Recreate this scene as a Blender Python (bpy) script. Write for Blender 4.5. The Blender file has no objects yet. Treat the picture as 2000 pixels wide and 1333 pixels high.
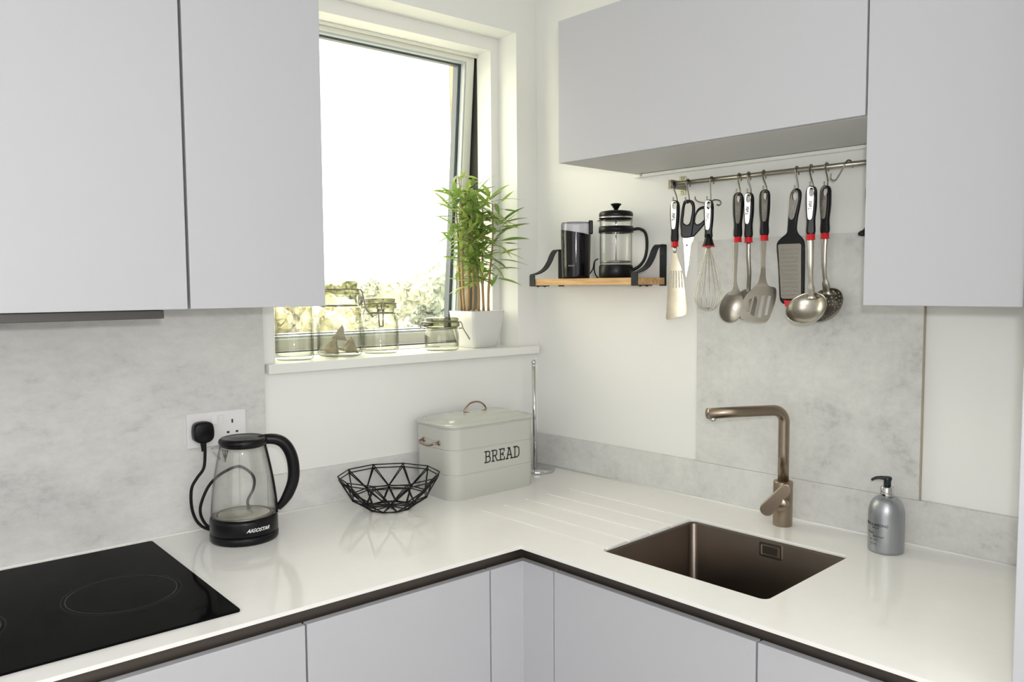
import bpy, bmesh, math, random
from mathutils import Matrix, Vector
random.seed(7)
sc = bpy.context.scene
COL = sc.collection
PI = math.pi
ZO = 0.91                      # worktop height above the floor; heights below are measured from the worktop
DEL = 0.0543                   # the sink wall stands 3 degrees off square to the window wall
FA = Matrix.Translation((0, 0, ZO))
FB = Matrix.Translation((0, 0, ZO)) @ Matrix.Rotation(DEL, 4, 'Z')

# ------------------------------------------------------------------ camera
cam = bpy.data.cameras.new('camera'); camo = bpy.data.objects.new('camera', cam); COL.objects.link(camo)
cam.sensor_width = 36; cam.lens = 1576.57 / 2000 * 36; cam.clip_start = 0.05; cam.clip_end = 300
yaw, pitch, roll = 0.7006, -0.0679, -0.0070
Fv = Vector((math.sin(yaw)*math.cos(pitch), math.cos(yaw)*math.cos(pitch), math.sin(pitch)))
Rv = Vector((math.cos(yaw), -math.sin(yaw), 0)); Uv = Rv.cross(Fv)
R2 = math.cos(roll)*Rv + math.sin(roll)*Uv; U2 = -math.sin(roll)*Rv + math.cos(roll)*Uv
mw = Matrix((( R2.x, U2.x, -Fv.x, -1.7932), (R2.y, U2.y, -Fv.y, -1.9957), (R2.z, U2.z, -Fv.z, 0.5953+ZO), (0, 0, 0, 1)))
camo.matrix_world = mw
sc.camera = camo
# ------------------------------------------------------------------ world, lights, exposure
sc.view_settings.view_transform = 'Standard'; sc.view_settings.look = 'None'
sc.view_settings.gamma = 1; sc.view_settings.exposure = 0.0; sc.view_settings.use_curve_mapping = False
SKY = 6.5
w = bpy.data.worlds.new('world'); sc.world = w; w.use_nodes = True
w.node_tree.nodes['Background'].inputs[0].default_value = (1.0, 0.955, 0.75, 1)
w.node_tree.nodes['Background'].inputs[1].default_value = SKY
def light(name, kind, energy, loc, color=(1, 1, 1), **kw):
    l = bpy.data.lights.new(name, kind); l.energy = energy; l.color = color
    for k, v in kw.items(): setattr(l, k, v)
    o = bpy.data.objects.new(name, l); COL.objects.link(o); o.location = loc
    return o
sun = light('sun', 'SUN', 10.0, (0, 3, 6), (1, 0.95, 0.84), angle=math.radians(1.0))
sun.rotation_euler = Vector((-0.300, -0.265, -0.915)).to_track_quat('-Z', 'Y').to_euler()
flash = light('camera_flash', 'POINT', 30, (-1.755, -2.008, 0.685+ZO), (0.97, 0.98, 1.0), shadow_soft_size=0.022)
ceil = light('ceiling_fill', 'AREA', 9, (-1.5, -2.3, 1.58+ZO), (1.0, 0.97, 0.93), shape='DISK', size=1.6)  # added unseen fill, stands in for bounced flash and ambient light
back = light('rear_fill', 'AREA', 15, (-1.7, -3.45, 0.70+ZO), (1.0, 0.99, 0.97), shape='RECTANGLE', size=2.8)  # added fill behind the camera, brightens the window wall; no window built there
back.data.size_y = 1.6; back.rotation_euler = (PI/2, 0, 0)
side = light('side_fill', 'AREA', 11, (-3.35, -2.2, 0.65+ZO), (1.0, 0.99, 0.97), shape='RECTANGLE', size=1.8)  # second added fill, out of view, to lift the sink wall and its cupboards
side.data.size_y = 1.4; side.rotation_euler = (PI/2, 0, -PI/2)
port = light('window_portal', 'AREA', 1, (-0.494, 0.40, 0.88+ZO), shape='RECTANGLE', size=0.86)
port.data.size_y = 1.02; port.rotation_euler = (-PI/2, 0, 0); port.data.cycles.is_portal = True
sc.cycles.max_bounces = 10; sc.cycles.transparent_max_bounces = 32; sc.cycles.transmission_bounces = 10
sc.cycles.sample_clamp_indirect = 6; sc.cycles.use_denoising = True

# ------------------------------------------------------------------ materials
def nodes(name):
    m = bpy.data.materials.new(name); m.use_nodes = True
    nt = m.node_tree; return m, nt, nt.nodes['Principled BSDF']
def mat(name, col, rough=0.5, metal=0.0, bump=0.0, bscale=200, vary=0.0, vscale=6, coat=0.0, aniso=0.0, spec=None, stretch=None):
    m, nt, p = nodes(name)
    p.inputs['Base Color'].default_value = (*col, 1); p.inputs['Roughness'].default_value = rough
    p.inputs['Metallic'].default_value = metal
    if coat: p.inputs['Coat Weight'].default_value = coat; p.inputs['Coat Roughness'].default_value = 0.05
    if spec is not None: p.inputs['Specular IOR Level'].default_value = spec
    tc = nt.nodes.new('ShaderNodeTexCoord')
    src = tc.outputs['Object']
    if stretch:
        mp = nt.nodes.new('ShaderNodeMapping'); mp.inputs['Scale'].default_value = stretch
        nt.links.new(src, mp.inputs[0]); src = mp.outputs[0]
    n = nt.nodes.new('ShaderNodeTexNoise'); n.inputs['Scale'].default_value = vscale; n.inputs['Detail'].default_value = 6
    nt.links.new(src, n.inputs['Vector'])
    if vary:
        mx = nt.nodes.new('ShaderNodeMix'); mx.data_type = 'RGBA'
        mx.inputs[6].default_value = (*[c*(1-vary) for c in col], 1); mx.inputs[7].default_value = (*[min(1, c*(1+vary)) for c in col], 1)
        nt.links.new(n.outputs['Fac'], mx.inputs[0]); nt.links.new(mx.outputs[2], p.inputs['Base Color'])
    if bump:
        n2 = nt.nodes.new('ShaderNodeTexNoise'); n2.inputs['Scale'].default_value = bscale
        nt.links.new(src, n2.inputs['Vector'])
        b = nt.nodes.new('ShaderNodeBump'); b.inputs['Strength'].default_value = bump; b.inputs['Distance'].default_value = 0.002
        nt.links.new(n2.outputs['Fac'], b.inputs['Height']); nt.links.new(b.outputs[0], p.inputs['Normal'])
    return m
def concrete():
    m, nt, p = nodes('pale_concrete_laminate')
    tc = nt.nodes.new('ShaderNodeTexCoord')
    mp = nt.nodes.new('ShaderNodeMapping'); mp.inputs['Scale'].default_value = (0.55, 0.8, 1.0); nt.links.new(tc.outputs['Object'], mp.inputs[0])
    a = nt.nodes.new('ShaderNodeTexNoise'); a.inputs['Scale'].default_value = 5.5; a.inputs['Detail'].default_value = 9; a.inputs['Roughness'].default_value = 0.68
    a.inputs['Distortion'].default_value = 0.35
    b = nt.nodes.new('ShaderNodeTexNoise'); b.inputs['Scale'].default_value = 46; b.inputs['Detail'].default_value = 8; b.inputs['Roughness'].default_value = 0.75
    nt.links.new(mp.outputs[0], a.inputs['Vector']); nt.links.new(mp.outputs[0], b.inputs['Vector'])
    mm = nt.nodes.new('ShaderNodeMath'); mm.operation = 'MULTIPLY_ADD'; mm.inputs[1].default_value = 0.38
    nt.links.new(b.outputs['Fac'], mm.inputs[0])
    m2 = nt.nodes.new('ShaderNodeMath'); m2.operation = 'MULTIPLY'; m2.inputs[1].default_value = 0.62
    nt.links.new(a.outputs['Fac'], m2.inputs[0]); nt.links.new(m2.outputs[0], mm.inputs[2])
    r = nt.nodes.new('ShaderNodeValToRGB'); e = r.color_ramp.elements
    e[0].position = 0.33; e[0].color = (0.41, 0.41, 0.405, 1); e[1].position = 0.60; e[1].color = (0.70, 0.70, 0.68, 1)
    x = e.new(0.45); x.color = (0.60, 0.60, 0.585, 1)
    nt.links.new(mm.outputs[0], r.inputs[0]); nt.links.new(r.outputs[0], p.inputs['Base Color'])
    p.inputs['Roughness'].default_value = 0.42; p.inputs['Specular IOR Level'].default_value = 0.35
    return m
def glass_thin(name, tint=(0.97, 0.975, 0.965), edge=(0.55, 0.60, 0.55), pw=2.2):
    m = bpy.data.materials.new(name); m.use_nodes = True; nt = m.node_tree; nt.nodes.clear()
    out = nt.nodes.new('ShaderNodeOutputMaterial'); tr = nt.nodes.new('ShaderNodeBsdfTransparent'); gl = nt.nodes.new('ShaderNodeBsdfGlossy')
    gl.inputs['Roughness'].default_value = 0.02
    lw = nt.nodes.new('ShaderNodeLayerWeight'); lw.inputs['Blend'].default_value = 0.5
    pwn = nt.nodes.new('ShaderNodeMath'); pwn.operation = 'POWER'; pwn.inputs[1].default_value = pw
    nt.links.new(lw.outputs['Facing'], pwn.inputs[0])
    mx = nt.nodes.new('ShaderNodeMix'); mx.data_type = 'RGBA'; mx.inputs[6].default_value = (*tint, 1); mx.inputs[7].default_value = (*edge, 1)
    nt.links.new(pwn.outputs[0], mx.inputs[0]); nt.links.new(mx.outputs[2], tr.inputs[0])
    p5 = nt.nodes.new('ShaderNodeMath'); p5.operation = 'POWER'; p5.inputs[1].default_value = 5; nt.links.new(lw.outputs['Facing'], p5.inputs[0])
    fr = nt.nodes.new('ShaderNodeMath'); fr.operation = 'MULTIPLY_ADD'; fr.inputs[1].default_value = 0.55; fr.inputs[2].default_value = 0.035; nt.links.new(p5.outputs[0], fr.inputs[0])
    ms = nt.nodes.new('ShaderNodeMixShader'); nt.links.new(fr.outputs[0], ms.inputs[0]); nt.links.new(tr.outputs[0], ms.inputs[1]); nt.links.new(gl.outputs[0], ms.inputs[2])
    nt.links.new(ms.outputs[0], out.inputs[0])
    return m
def leafmat():
    m, nt, p = nodes('bamboo_leaf')
    g = nt.nodes.new('ShaderNodeNewGeometry'); r = nt.nodes.new('ShaderNodeValToRGB'); e = r.color_ramp.elements
    e[0].color = (0.16, 0.28, 0.06, 1); e[1].color = (0.52, 0.58, 0.18, 1); x = e.new(0.5); x.color = (0.30, 0.43, 0.11, 1)
    nt.links.new(g.outputs['Random Per Island'], r.inputs[0]); nt.links.new(r.outputs[0], p.inputs['Base Color'])
    p.inputs['Roughness'].default_value = 0.45
    tl = nt.nodes.new('ShaderNodeBsdfTranslucent'); nt.links.new(r.outputs[0], tl.inputs[0])
    ms = nt.nodes.new('ShaderNodeMixShader'); ms.inputs[0].default_value = 0.42
    out = nt.nodes['Material Output']; nt.links.new(p.outputs[0], ms.inputs[1]); nt.links.new(tl.outputs[0], ms.inputs[2]); nt.links.new(ms.outputs[0], out.inputs[0])
    return m
def wood():
    m, nt, p = nodes('oak_board')
    tc = nt.nodes.new('ShaderNodeTexCoord'); mp = nt.nodes.new('ShaderNodeMapping'); mp.inputs['Scale'].default_value = (18, 1.4, 18)
    nt.links.new(tc.outputs['Object'], mp.inputs[0])
    n = nt.nodes.new('ShaderNodeTexNoise'); n.inputs['Scale'].default_value = 5; n.inputs['Detail'].default_value = 7; n.inputs['Distortion'].default_value = 1.2
    nt.links.new(mp.outputs[0], n.inputs['Vector'])
    r = nt.nodes.new('ShaderNodeValToRGB'); e = r.color_ramp.elements
    e[0].position = .3; e[0].color = (0.42, 0.22, 0.08, 1); e[1].position = .7; e[1].color = (0.70, 0.44, 0.20, 1)
    nt.links.new(n.outputs['Fac'], r.inputs[0]); nt.links.new(r.outputs[0], p.inputs['Base Color']); p.inputs['Roughness'].default_value = 0.5
    return m
def glow(name, col, s):
    m, nt, p = nodes(name); p.inputs['Emission Color'].default_value = (*col, 1); p.inputs['Emission Strength'].default_value = s
    return m
def hobmat():
    m, nt, p = nodes('black_ceramic_glass')
    p.inputs['Base Color'].default_value = (0.004, 0.004, 0.004, 1); p.inputs['Roughness'].default_value = 0.06; p.inputs['IOR'].default_value = 1.07
    return m
M_WALL = mat('white_wall_paint', (0.82, 0.82, 0.80), 0.55, bump=0.05, bscale=60)
M_CEIL = mat('ceiling_paint', (0.85, 0.85, 0.84), 0.8)
M_FLOOR = mat('grey_floor', (0.32, 0.30, 0.28), 0.5, vary=0.15)
M_CAB = mat('matt_white_cabinet', (0.515, 0.518, 0.545), 0.42, spec=0.4)
M_CARC = mat('grey_carcass', (0.60, 0.60, 0.59), 0.5)
M_TOP = mat('white_quartz', (0.88, 0.87, 0.84), 0.09, vary=0.02, vscale=30)
M_CONC = concrete()
M_BRONZE = mat('dark_bronze_channel', (0.13, 0.11, 0.095), 0.38, 0.7)
M_SINK = mat('brushed_gunmetal', (0.16, 0.132, 0.11), 0.30, 1.0, vary=0.22, vscale=7)
M_TAP = mat('brushed_bronze', (0.33, 0.265, 0.205), 0.33, 1.0)
M_HOB = hobmat()
M_HOBRING = mat('hob_ring_print', (0.012, 0.012, 0.012), 0.3, spec=0.1)
M_UPVC = mat('white_window_plastic', (0.78, 0.78, 0.70), 0.3)
M_SILL = mat('white_sill_gloss', (0.82, 0.82, 0.79), 0.3)
M_ANTH = mat('anthracite_frame', (0.045, 0.06, 0.08), 0.4)
M_DARK = mat('dark_gasket', (0.02, 0.02, 0.018), 0.6)
M_PANE = glass_thin('window_pane_glass', (0.98, 0.99, 0.99), (0.85, 0.9, 0.9), 5)
M_JAR = glass_thin('jar_glass', (0.975, 0.98, 0.96), (0.12, 0.14, 0.09), 3.2)
M_LID = glass_thin('jar_lid_glass', (0.66, 0.66, 0.54), (0.07, 0.075, 0.04), 2.2)
M_KGL = glass_thin('kettle_glass', (0.99, 0.99, 0.985), (0.38, 0.38, 0.38), 5)
M_SMOKE = glass_thin('smoky_plastic', (0.93, 0.93, 0.97), (0.4, 0.4, 0.46), 3)
M_BLACK = mat('black_plastic', (0.006, 0.006, 0.007), 0.30, spec=0.22)
M_GBLACK = mat('glossy_black_plastic', (0.004, 0.004, 0.006), 0.08, spec=0.35)
M_RUBBER = mat('black_rubber', (0.006, 0.006, 0.006), 0.5, spec=0.2)
M_WIRE = mat('black_wire', (0.005, 0.005, 0.006), 0.35, spec=0.25)
M_BRKT = mat('black_steel_strap', (0.014, 0.016, 0.022), 0.5, spec=0.3)
M_STEEL = mat('brushed_steel', (0.56, 0.53, 0.46), 0.27, 1.0)
M_STEELW = mat('satin_steel', (0.40, 0.37, 0.32), 0.30, 1.0)
M_DSTEEL = mat('dim_steel', (0.27, 0.25, 0.215), 0.30, 1.0)
M_INLAY = mat('steel_inlay', (0.78, 0.76, 0.70), 0.36, 1.0)
M_SLICE = mat('warm_worn_steel', (0.40, 0.36, 0.27), 0.34, 1.0, vary=0.25, vscale=30)
M_CHROME = mat('chrome', (0.62, 0.62, 0.63), 0.06, 1.0)
M_COPPER = mat('aged_copper', (0.36, 0.27, 0.21), 0.25, 1.0)
M_RED = mat('red_collar', (0.62, 0.012, 0.02), 0.35)
M_INK = mat('black_ink', (0.01, 0.01, 0.01), 0.5)
M_WINK = mat('white_ink', (0.85, 0.85, 0.85), 0.5)
M_GINK = mat('grey_ink', (0.30, 0.30, 0.30), 0.5)
M_ENAMEL = mat('putty_enamel', (0.51, 0.515, 0.475), 0.20, coat=0.3)
M_SOCK = mat('white_socket_plastic', (0.76, 0.755, 0.76), 0.28)
M_HOLE = mat('socket_hole', (0.015, 0.015, 0.015), 0.6)
M_SILVER = mat('silver_bottle', (0.37, 0.385, 0.41), 0.36, 0.8)
M_NOZZ = mat('dark_green_black_pump', (0.006, 0.016, 0.016), 0.3)
M_POT = mat('white_ceramic', (0.66, 0.66, 0.645), 0.32)
M_SOIL = mat('potting_soil', (0.05, 0.035, 0.02), 0.9, bump=0.6, bscale=80)
M_CANE = mat('bamboo_cane', (0.36, 0.22, 0.09), 0.55, vary=0.3, vscale=25)
M_LEAF = leafmat()
M_WOOD = wood()
M_TEA = mat('tea_bag_mesh', (0.28, 0.24, 0.17), 0.8, vary=0.35, vscale=60)
M_STONE = mat('rough_stone', (0.40, 0.33, 0.25), 0.9, bump=0.8, bscale=30, vary=0.45, vscale=18)
M_GRASS = mat('lawn', (0.22, 0.225, 0.19), 0.95, vary=0.3, vscale=0.5)
M_TREES = [mat('foliage_a', (0.33, 0.34, 0.28), 0.9, vary=0.4, vscale=1.2), mat('foliage_b', (0.40, 0.37, 0.27), 0.9, vary=0.4, vscale=1.2), mat('foliage_c', (0.30, 0.33, 0.29), 0.9, vary=0.4, vscale=1.2)]  # haze and glare put into the colour, paler than plain foliage
M_BARK = mat('bark', (0.12, 0.09, 0.06), 0.9)
M_LED = mat('led_strip_plastic', (0.88, 0.88, 0.84), 0.35)
M_BRASS = mat('zinc_plate', (0.62, 0.60, 0.42), 0.35, 0.8)

# ------------------------------------------------------------------ mesh helpers
class MB:
    def __init__(s): s.v = []; s.f = []; s.sm = []
    def add(s, vs, fs, smooth=False, T=None):
        b = len(s.v)
        for p in vs:
            p = Vector(p)
            if T is not None: p = T @ p
            s.v.append(p)
        for f in fs: s.f.append([i+b for i in f]); s.sm.append(smooth)
        return s
    def box(s, x0, x1, y0, y1, z0, z1, T=None):
        if x0 > x1: x0, x1 = x1, x0
        if y0 > y1: y0, y1 = y1, y0
        if z0 > z1: z0, z1 = z1, z0
        return s.add([(x0,y0,z0),(x1,y0,z0),(x1,y1,z0),(x0,y1,z0),(x0,y0,z1),(x1,y0,z1),(x1,y1,z1),(x0,y1,z1)],
              [(0,3,2,1),(4,5,6,7),(0,1,5,4),(1,2,6,5),(2,3,7,6),(3,0,4,7)], False, T)
    def prism(s, poly, z0, z1, T=None):
        n = len(poly); vs = [(x, y, z0) for x, y in poly] + [(x, y, z1) for x, y in poly]
        return s.add(vs, [tuple(range(n-1, -1, -1)), tuple(range(n, 2*n))] + [(i, (i+1) % n, n+(i+1) % n, n+i) for i in range(n)], False, T)
    def lathe(s, prof, n=48, T=None, close=False, smooth=True):
        vs = []; fs = []
        for r, z in prof:
            for k in range(n):
                a = 2*PI*k/n; vs.append((r*math.cos(a), r*math.sin(a), z))
        m = len(prof)
        for i in range(m-1 if not close else m):
            j = (i+1) % m
            for k in range(n):
                k2 = (k+1) % n; fs.append((i*n+k, i*n+k2, j*n+k2, j*n+k))
        if not close:
            if prof[0][0] > 1e-5: fs.append(tuple(range(n-1, -1, -1)))
            if prof[-1][0] > 1e-5: fs.append(tuple((m-1)*n+k for k in range(n)))
        return s.add(vs, fs, smooth, T)
    def tube(s, pts, r, n=10, closed=False, T=None, flat=1.0, up=None, caps=True):
        pts = [Vector(p) for p in pts]; m = len(pts)
        rs = r if isinstance(r, (list, tuple)) else [r]*m
        tang = []
        for i in range(m):
            if closed: t = pts[(i+1) % m] - pts[i-1]
            else: t = pts[min(i+1, m-1)] - pts[max(i-1, 0)]
            tang.append(t.normalized())
        ref = Vector(up) if up else (Vector((0, 0, 1)) if abs(tang[0].z) < 0.9 else Vector((1, 0, 0)))
        nrm = (ref - tang[0]*ref.dot(tang[0])).normalized(); vs = []; fs = []
        for i in range(m):
            nrm = (nrm - tang[i]*nrm.dot(tang[i])).normalized(); bi = tang[i].cross(nrm)
            for k in range(n):
                a = 2*PI*k/n; vs.append(pts[i] + nrm*math.cos(a)*rs[i]*flat + bi*math.sin(a)*rs[i])
        for i in range(m if closed else m-1):
            j = (i+1) % m
            for k in range(n):
                k2 = (k+1) % n; fs.append((i*n+k, j*n+k, j*n+k2, i*n+k2))
        if not closed and caps: fs.append(tuple(range(n))); fs.append(tuple((m-1)*n+k for k in range(n-1, -1, -1)))
        return s.add(vs, fs, True, T)
    def loft(s, loops, closeA=True, closeB=True, smooth=True, T=None):
        n = len(loops[0]); vs = [p for L in loops for p in L]; fs = []
        for i in range(len(loops)-1):
            for k in range(n):
                k2 = (k+1) % n; fs.append((i*n+k, i*n+k2, (i+1)*n+k2, (i+1)*n+k))
        if closeA: fs.append(tuple(range(n-1, -1, -1)))
        if closeB: fs.append(tuple((len(loops)-1)*n+k for k in range(n)))
        return s.add(vs, fs, smooth, T)
    def mesh(s, name, fix=True):
        me = bpy.data.meshes.new(name); me.from_pydata([tuple(v) for v in s.v], [], s.f); me.update()
        for p, sm in zip(me.polygons, s.sm): p.use_smooth = sm
        if fix:
            bm = bmesh.new(); bm.from_mesh(me); bmesh.ops.recalc_face_normals(bm, faces=bm.faces); bm.to_mesh(me); bm.free()
        return me
    def build(s, name, m, parent=None, frame=None, bevel=0.0, seg=2, fix=True, ang=35):
        return link(name, s.mesh(name, fix), m, parent, frame, bevel, seg, ang)
def link(name, me, m, parent=None, frame=None, bevel=0.0, seg=2, ang=35):
    o = bpy.data.objects.new(name, me); COL.objects.link(o)
    if m is not None:
        me.materials.clear(); me.materials.append(m)
    if parent is not None: o.parent = parent
    if frame is not None: o.matrix_world = frame
    if bevel:
        b = o.modifiers.new('bevel', 'BEVEL'); b.width = bevel; b.segments = seg; b.limit_method = 'ANGLE'; b.angle_limit = math.radians(ang)
        b.harden_normals = False
    return o
def autosmooth(o, ang=35):
    for p in o.data.polygons: p.use_smooth = True
    o.data.set_sharp_from_angle(angle=math.radians(ang)); return o
def thing(name, label, cat, loc=(0, 0, 0), rz=0.0, frame=FA, group=None, kind=None):
    o = bpy.data.objects.new(name, None); COL.objects.link(o); o.empty_display_size = 0.05
    o.matrix_world = frame @ Matrix.Translation(loc) @ Matrix.Rotation(rz, 4, 'Z')
    return tag(o, label, cat, group, kind)
def tag(o, label=None, cat=None, group=None, kind=None):
    if label: o['label'] = label
    if cat: o['category'] = cat
    if group: o['group'] = group
    if kind: o['kind'] = kind
    return o
def struct(o): o['kind'] = 'structure'; return o
def base_at(o, loc):
    """put a finished mesh object's origin at loc (frame coordinates) without moving its shape"""
    T = Matrix.Translation(loc); o.data.transform(T.inverted()); o.matrix_world = o.matrix_world @ T; return o
def evald(o):
    bpy.context.view_layer.update(); dg = bpy.context.evaluated_depsgraph_get()
    me = bpy.data.meshes.new_from_object(o.evaluated_get(dg)); me.transform(Matrix.Identity(4))
    bpy.data.objects.remove(o); return me
def plate(outer, holes=(), thick=0.002, bev=0.0, smooth_pts=True):
    """flat plate in local XZ plane (front = -Y) from 2-D outlines; returns a mesh"""
    cu = bpy.data.curves.new('outline', 'CURVE'); cu.dimensions = '2D'; cu.fill_mode = 'BOTH'
    cu.extrude = max(thick/2-bev, 0.0); cu.bevel_depth = bev; cu.bevel_resolution = 2; cu.offset = -bev
    for L in [outer]+list(holes):
        if smooth_pts: L = smooth_loop(L)
        sp = cu.splines.new('POLY'); sp.points.add(len(L)-1)
        for p, (x, z) in zip(sp.points, L): p.co = (x, z, 0, 1)
        sp.use_cyclic_u = True
    o = bpy.data.objects.new('outline', cu); COL.objects.link(o); me = evald(o)
    me.transform(Matrix.Rotation(PI/2, 4, 'X'))
    return me
def smooth_loop(L, k=4):
    n = len(L); out = []
    for i in range(n):
        p0, p1, p2, p3 = L[i-1], L[i], L[(i+1) % n], L[(i+2) % n]
        for j in range(k):
            t = j/k
            out.append(tuple(0.5*((2*p1[a]) + (-p0[a]+p2[a])*t + (2*p0[a]-5*p1[a]+4*p2[a]-p3[a])*t*t + (-p0[a]+3*p1[a]-3*p2[a]+p3[a])*t**3) for a in (0, 1)))
    return out
def crv(pts, k=8):
    pts = [Vector(p) for p in pts]; out = []; n = len(pts)
    for i in range(n-1):
        p0 = pts[max(i-1, 0)]; p1 = pts[i]; p2 = pts[i+1]; p3 = pts[min(i+2, n-1)]
        for j in range(k):
            t = j/k; out.append(0.5*((2*p1)+(-p0+p2)*t+(2*p0-5*p1+4*p2-p3)*t*t+(-p0+3*p1-3*p2+p3)*t**3))
    return out+[pts[-1]]
def text_mesh(s, size, ext=0.0003, shear=0.0, off=0.0, sx=1.0):
    cu = bpy.data.curves.new('text', 'FONT'); cu.body = s; cu.size = size; cu.extrude = ext; cu.align_x = 'CENTER'; cu.align_y = 'CENTER'; cu.shear = shear; cu.offset = off
    cu.resolution_u = 3
    o = bpy.data.objects.new('text', cu); COL.objects.link(o); me = evald(o)
    me.transform(Matrix.Diagonal((sx, 1, 1, 1))); me.transform(Matrix.Rotation(PI/2, 4, 'X')); return me
def wrap(me, r, a0=0.0, z0=0.0):
    """bend a text mesh (XZ plane, front -Y) around a cylinder of radius r, centred at angle a0 from -Y toward +X"""
    for v in me.vertices:
        a = a0 + v.co.x/r; rr = r - v.co.y
        v.co = Vector((rr*math.sin(a), -rr*math.cos(a), v.co.z+z0))
    return me
def rrect(x0, x1, y0, y1, r, n=6, z=0.0):
    out = []
    for cx, cy, a in ((x1-r, y1-r, 0), (x0+r, y1-r, PI/2), (x0+r, y0+r, PI), (x1-r, y0+r, 3*PI/2)):
        for k in range(n+1):
            t = a+PI/2*k/n; out.append((cx+r*math.cos(t), cy+r*math.sin(t), z))
    return out
def boolean_cut(o, cutters):
    for c in cutters:
        b = o.modifiers.new('cut', 'BOOLEAN'); b.object = c; b.operation = 'DIFFERENCE'; b.solver = 'EXACT'
    bpy.context.view_layer.update(); dg = bpy.context.evaluated_depsgraph_get()
    me = bpy.data.meshes.new_from_object(o.evaluated_get(dg)); o.modifiers.clear(); o.data = me
    for c in cutters: bpy.data.objects.remove(c)
    return o
def B(x, y, z=0.0): return FB @ Vector((x, y, z)) - Vector((0, 0, ZO))
def Bxy(x, y): p = B(x, y); return (p.x, p.y)

# ================================================================== the setting
# window wall (x runs along it): inner face y=.012, stepped reveal, rough stone outside
m = MB(); XL, XR, ZT, ZB = -0.9104, -0.0738, 1.404, 0.385
xl2, xr2, zt2 = -0.885, -0.1035, 1.364
def ring(m, y0, y1, xl, xr, zb, zt, X0=-3.4, X1=0.45, Z0=-0.91, Z1=1.62):
    m.box(X0, xl, y0, y1, Z0, Z1); m.box(xr, X1, y0, y1, Z0, Z1); m.box(xl, xr, y0, y1, Z0, zb); m.box(xl, xr, y0, y1, zt, Z1)
ring(m, 0.012, 0.107, XL, XR, ZB, ZT); ring(m, 0.107, 0.18, xl2, xr2, ZB, zt2); ring(m, 0.18, 0.242, xl2-0.034, xr2+0.034, ZB-0.02, zt2+0.034)
struct(m.build('wall_left', M_WALL, None, FA, fix=False))
m = MB(); m.box(-0.082, 0.6, 0.244, 0.37, -2.5, 2.4); m.box(-1.6, -0.915, 0.244, 0.37, -2.5, 2.2); m.box(-0.915, -0.082, 0.244, 0.37, -2.5, 0.36); m.box(-0.915, -0.082, 0.244, 0.37, 1.42, 2.2)
so = m.build('trim_1', M_STONE, None, FA); struct(so)
sm_ = so.modifiers.new('sub', 'SUBSURF'); sm_.subdivision_type = 'SIMPLE'; sm_.levels = 5; sm_.render_levels = 5
tx = bpy.data.textures.new('stone_noise', 'CLOUDS'); tx.noise_scale = 0.05
dm = so.modifiers.new('d', 'DISPLACE'); dm.texture = tx; dm.strength = 0.018; dm.mid_level = 0.6
m = MB(); m.box(0.0125, 0.16, -3.4, 0.0110, -0.91, 1.62); struct(m.build('wall_right', M_WALL, None, FB))
m = MB(); m.box(-3.4, 0.3, -3.6, -3.5, -0.91, 1.62); struct(m.build('wall_rear', M_WALL, None, FA))
m = MB(); m.box(-3.5, -3.4, -3.6, 0.25, -0.91, 1.62); struct(m.build('wall_side', M_WALL, None, FA))
m = MB(); m.box(-3.5, 0.45, -3.6, 0.25, -0.97, -0.91); struct(m.build('floor', M_FLOOR, None, FA))
m = MB(); m.box(-3.5, 0.45, -3.6, 0.25, 1.62, 1.68); struct(m.build('ceiling', M_CEIL, None, FA))
# window
win = thing('window_1', 'tilted white casement window with dark outer frame', None, (-0.494, 0.19, 0.3985)); struct(win)
WT = FA
m = MB(); fx0, fx1, fz0, fz1 = xl2-0.032, xr2+0.032, 0.386, zt2+0.032
for a in ((fx0, xl2+0.001, fz0, fz1), (xr2-0.001, fx1, fz0, fz1), (xl2, xr2, fz0, 0.4135), (xl2, xr2, zt2-0.003, fz1)): m.box(a[0], a[1], 0.181, 0.24, a[2], a[3])
fo = m.build('window_frame', M_DARK, win, WT)
m = MB(); m.box(xl2, xr2, 0.172, 0.1805, 0.3985, 0.4095); m.box(xl2, xr2, 0.176, 0.1805, zt2-0.010, zt2); m.build('frame_bead', M_UPVC, win, WT, 0.001)
SA = math.radians(5.0)
ST = FA @ Matrix.Translation((0, 0.187, zt2-0.006)) @ Matrix.Rotation(SA, 4, 'X')
sx0, sx1, sh = xl2+0.005, xr2-0.004, 0.963
def rframe(m, x0, x1, z0, z1, y0, y1, side, top, bot):
    m.box(x0, x0+side, y0, y1, z0, z1); m.box(x1-side, x1, y0, y1, z0, z1); m.box(x0+side, x1-side, y0, y1, z1-top, z1); m.box(x0+side, x1-side, y0, y1, z0, z0+bot)
m = MB(); rframe(m, sx0, sx1, -sh, 0, 0, 0.028, 0.030, 0.018, 0.045)
sash = m.build('sash', M_UPVC, win, ST, 0.002)
m = MB(); rframe(m, sx0+0.029, sx1-0.029, -sh+0.044, -0.017, 0.004, 0.026, 0.007, 0.007, 0.008)
o = m.build('glazing_bead', mat('grey_bead', (0.50, 0.54, 0.56), 0.4), sash); o.matrix_world = ST
m = MB(); rframe(m, sx0, sx1, -sh, 0, 0.0285, 0.055, 0.046, 0.030, 0.055)
o = m.build('outer_sash_frame', M_ANTH, sash); o.matrix_world = ST
m = MB(); m.box(sx0+0.03, sx1-0.03, 0.0265, 0.0282, -sh+0.05, -0.018)
o = m.build('pane', M_PANE, sash); o.matrix_world = ST
m = MB(); m.box(-0.94, -0.003, -0.016, 0.0115, 0.3725, 0.3985); m.box(XL+0.0008, XR-0.0008, 0.0115, 0.1065, 0.386, 0.3985); m.box(xl2+0.0008, xr2-0.0008, 0.1065, 0.1715, 0.386, 0.3985)
o = m.build('trim_2', M_SILL, None, FA, 0.0025); struct(o)
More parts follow.
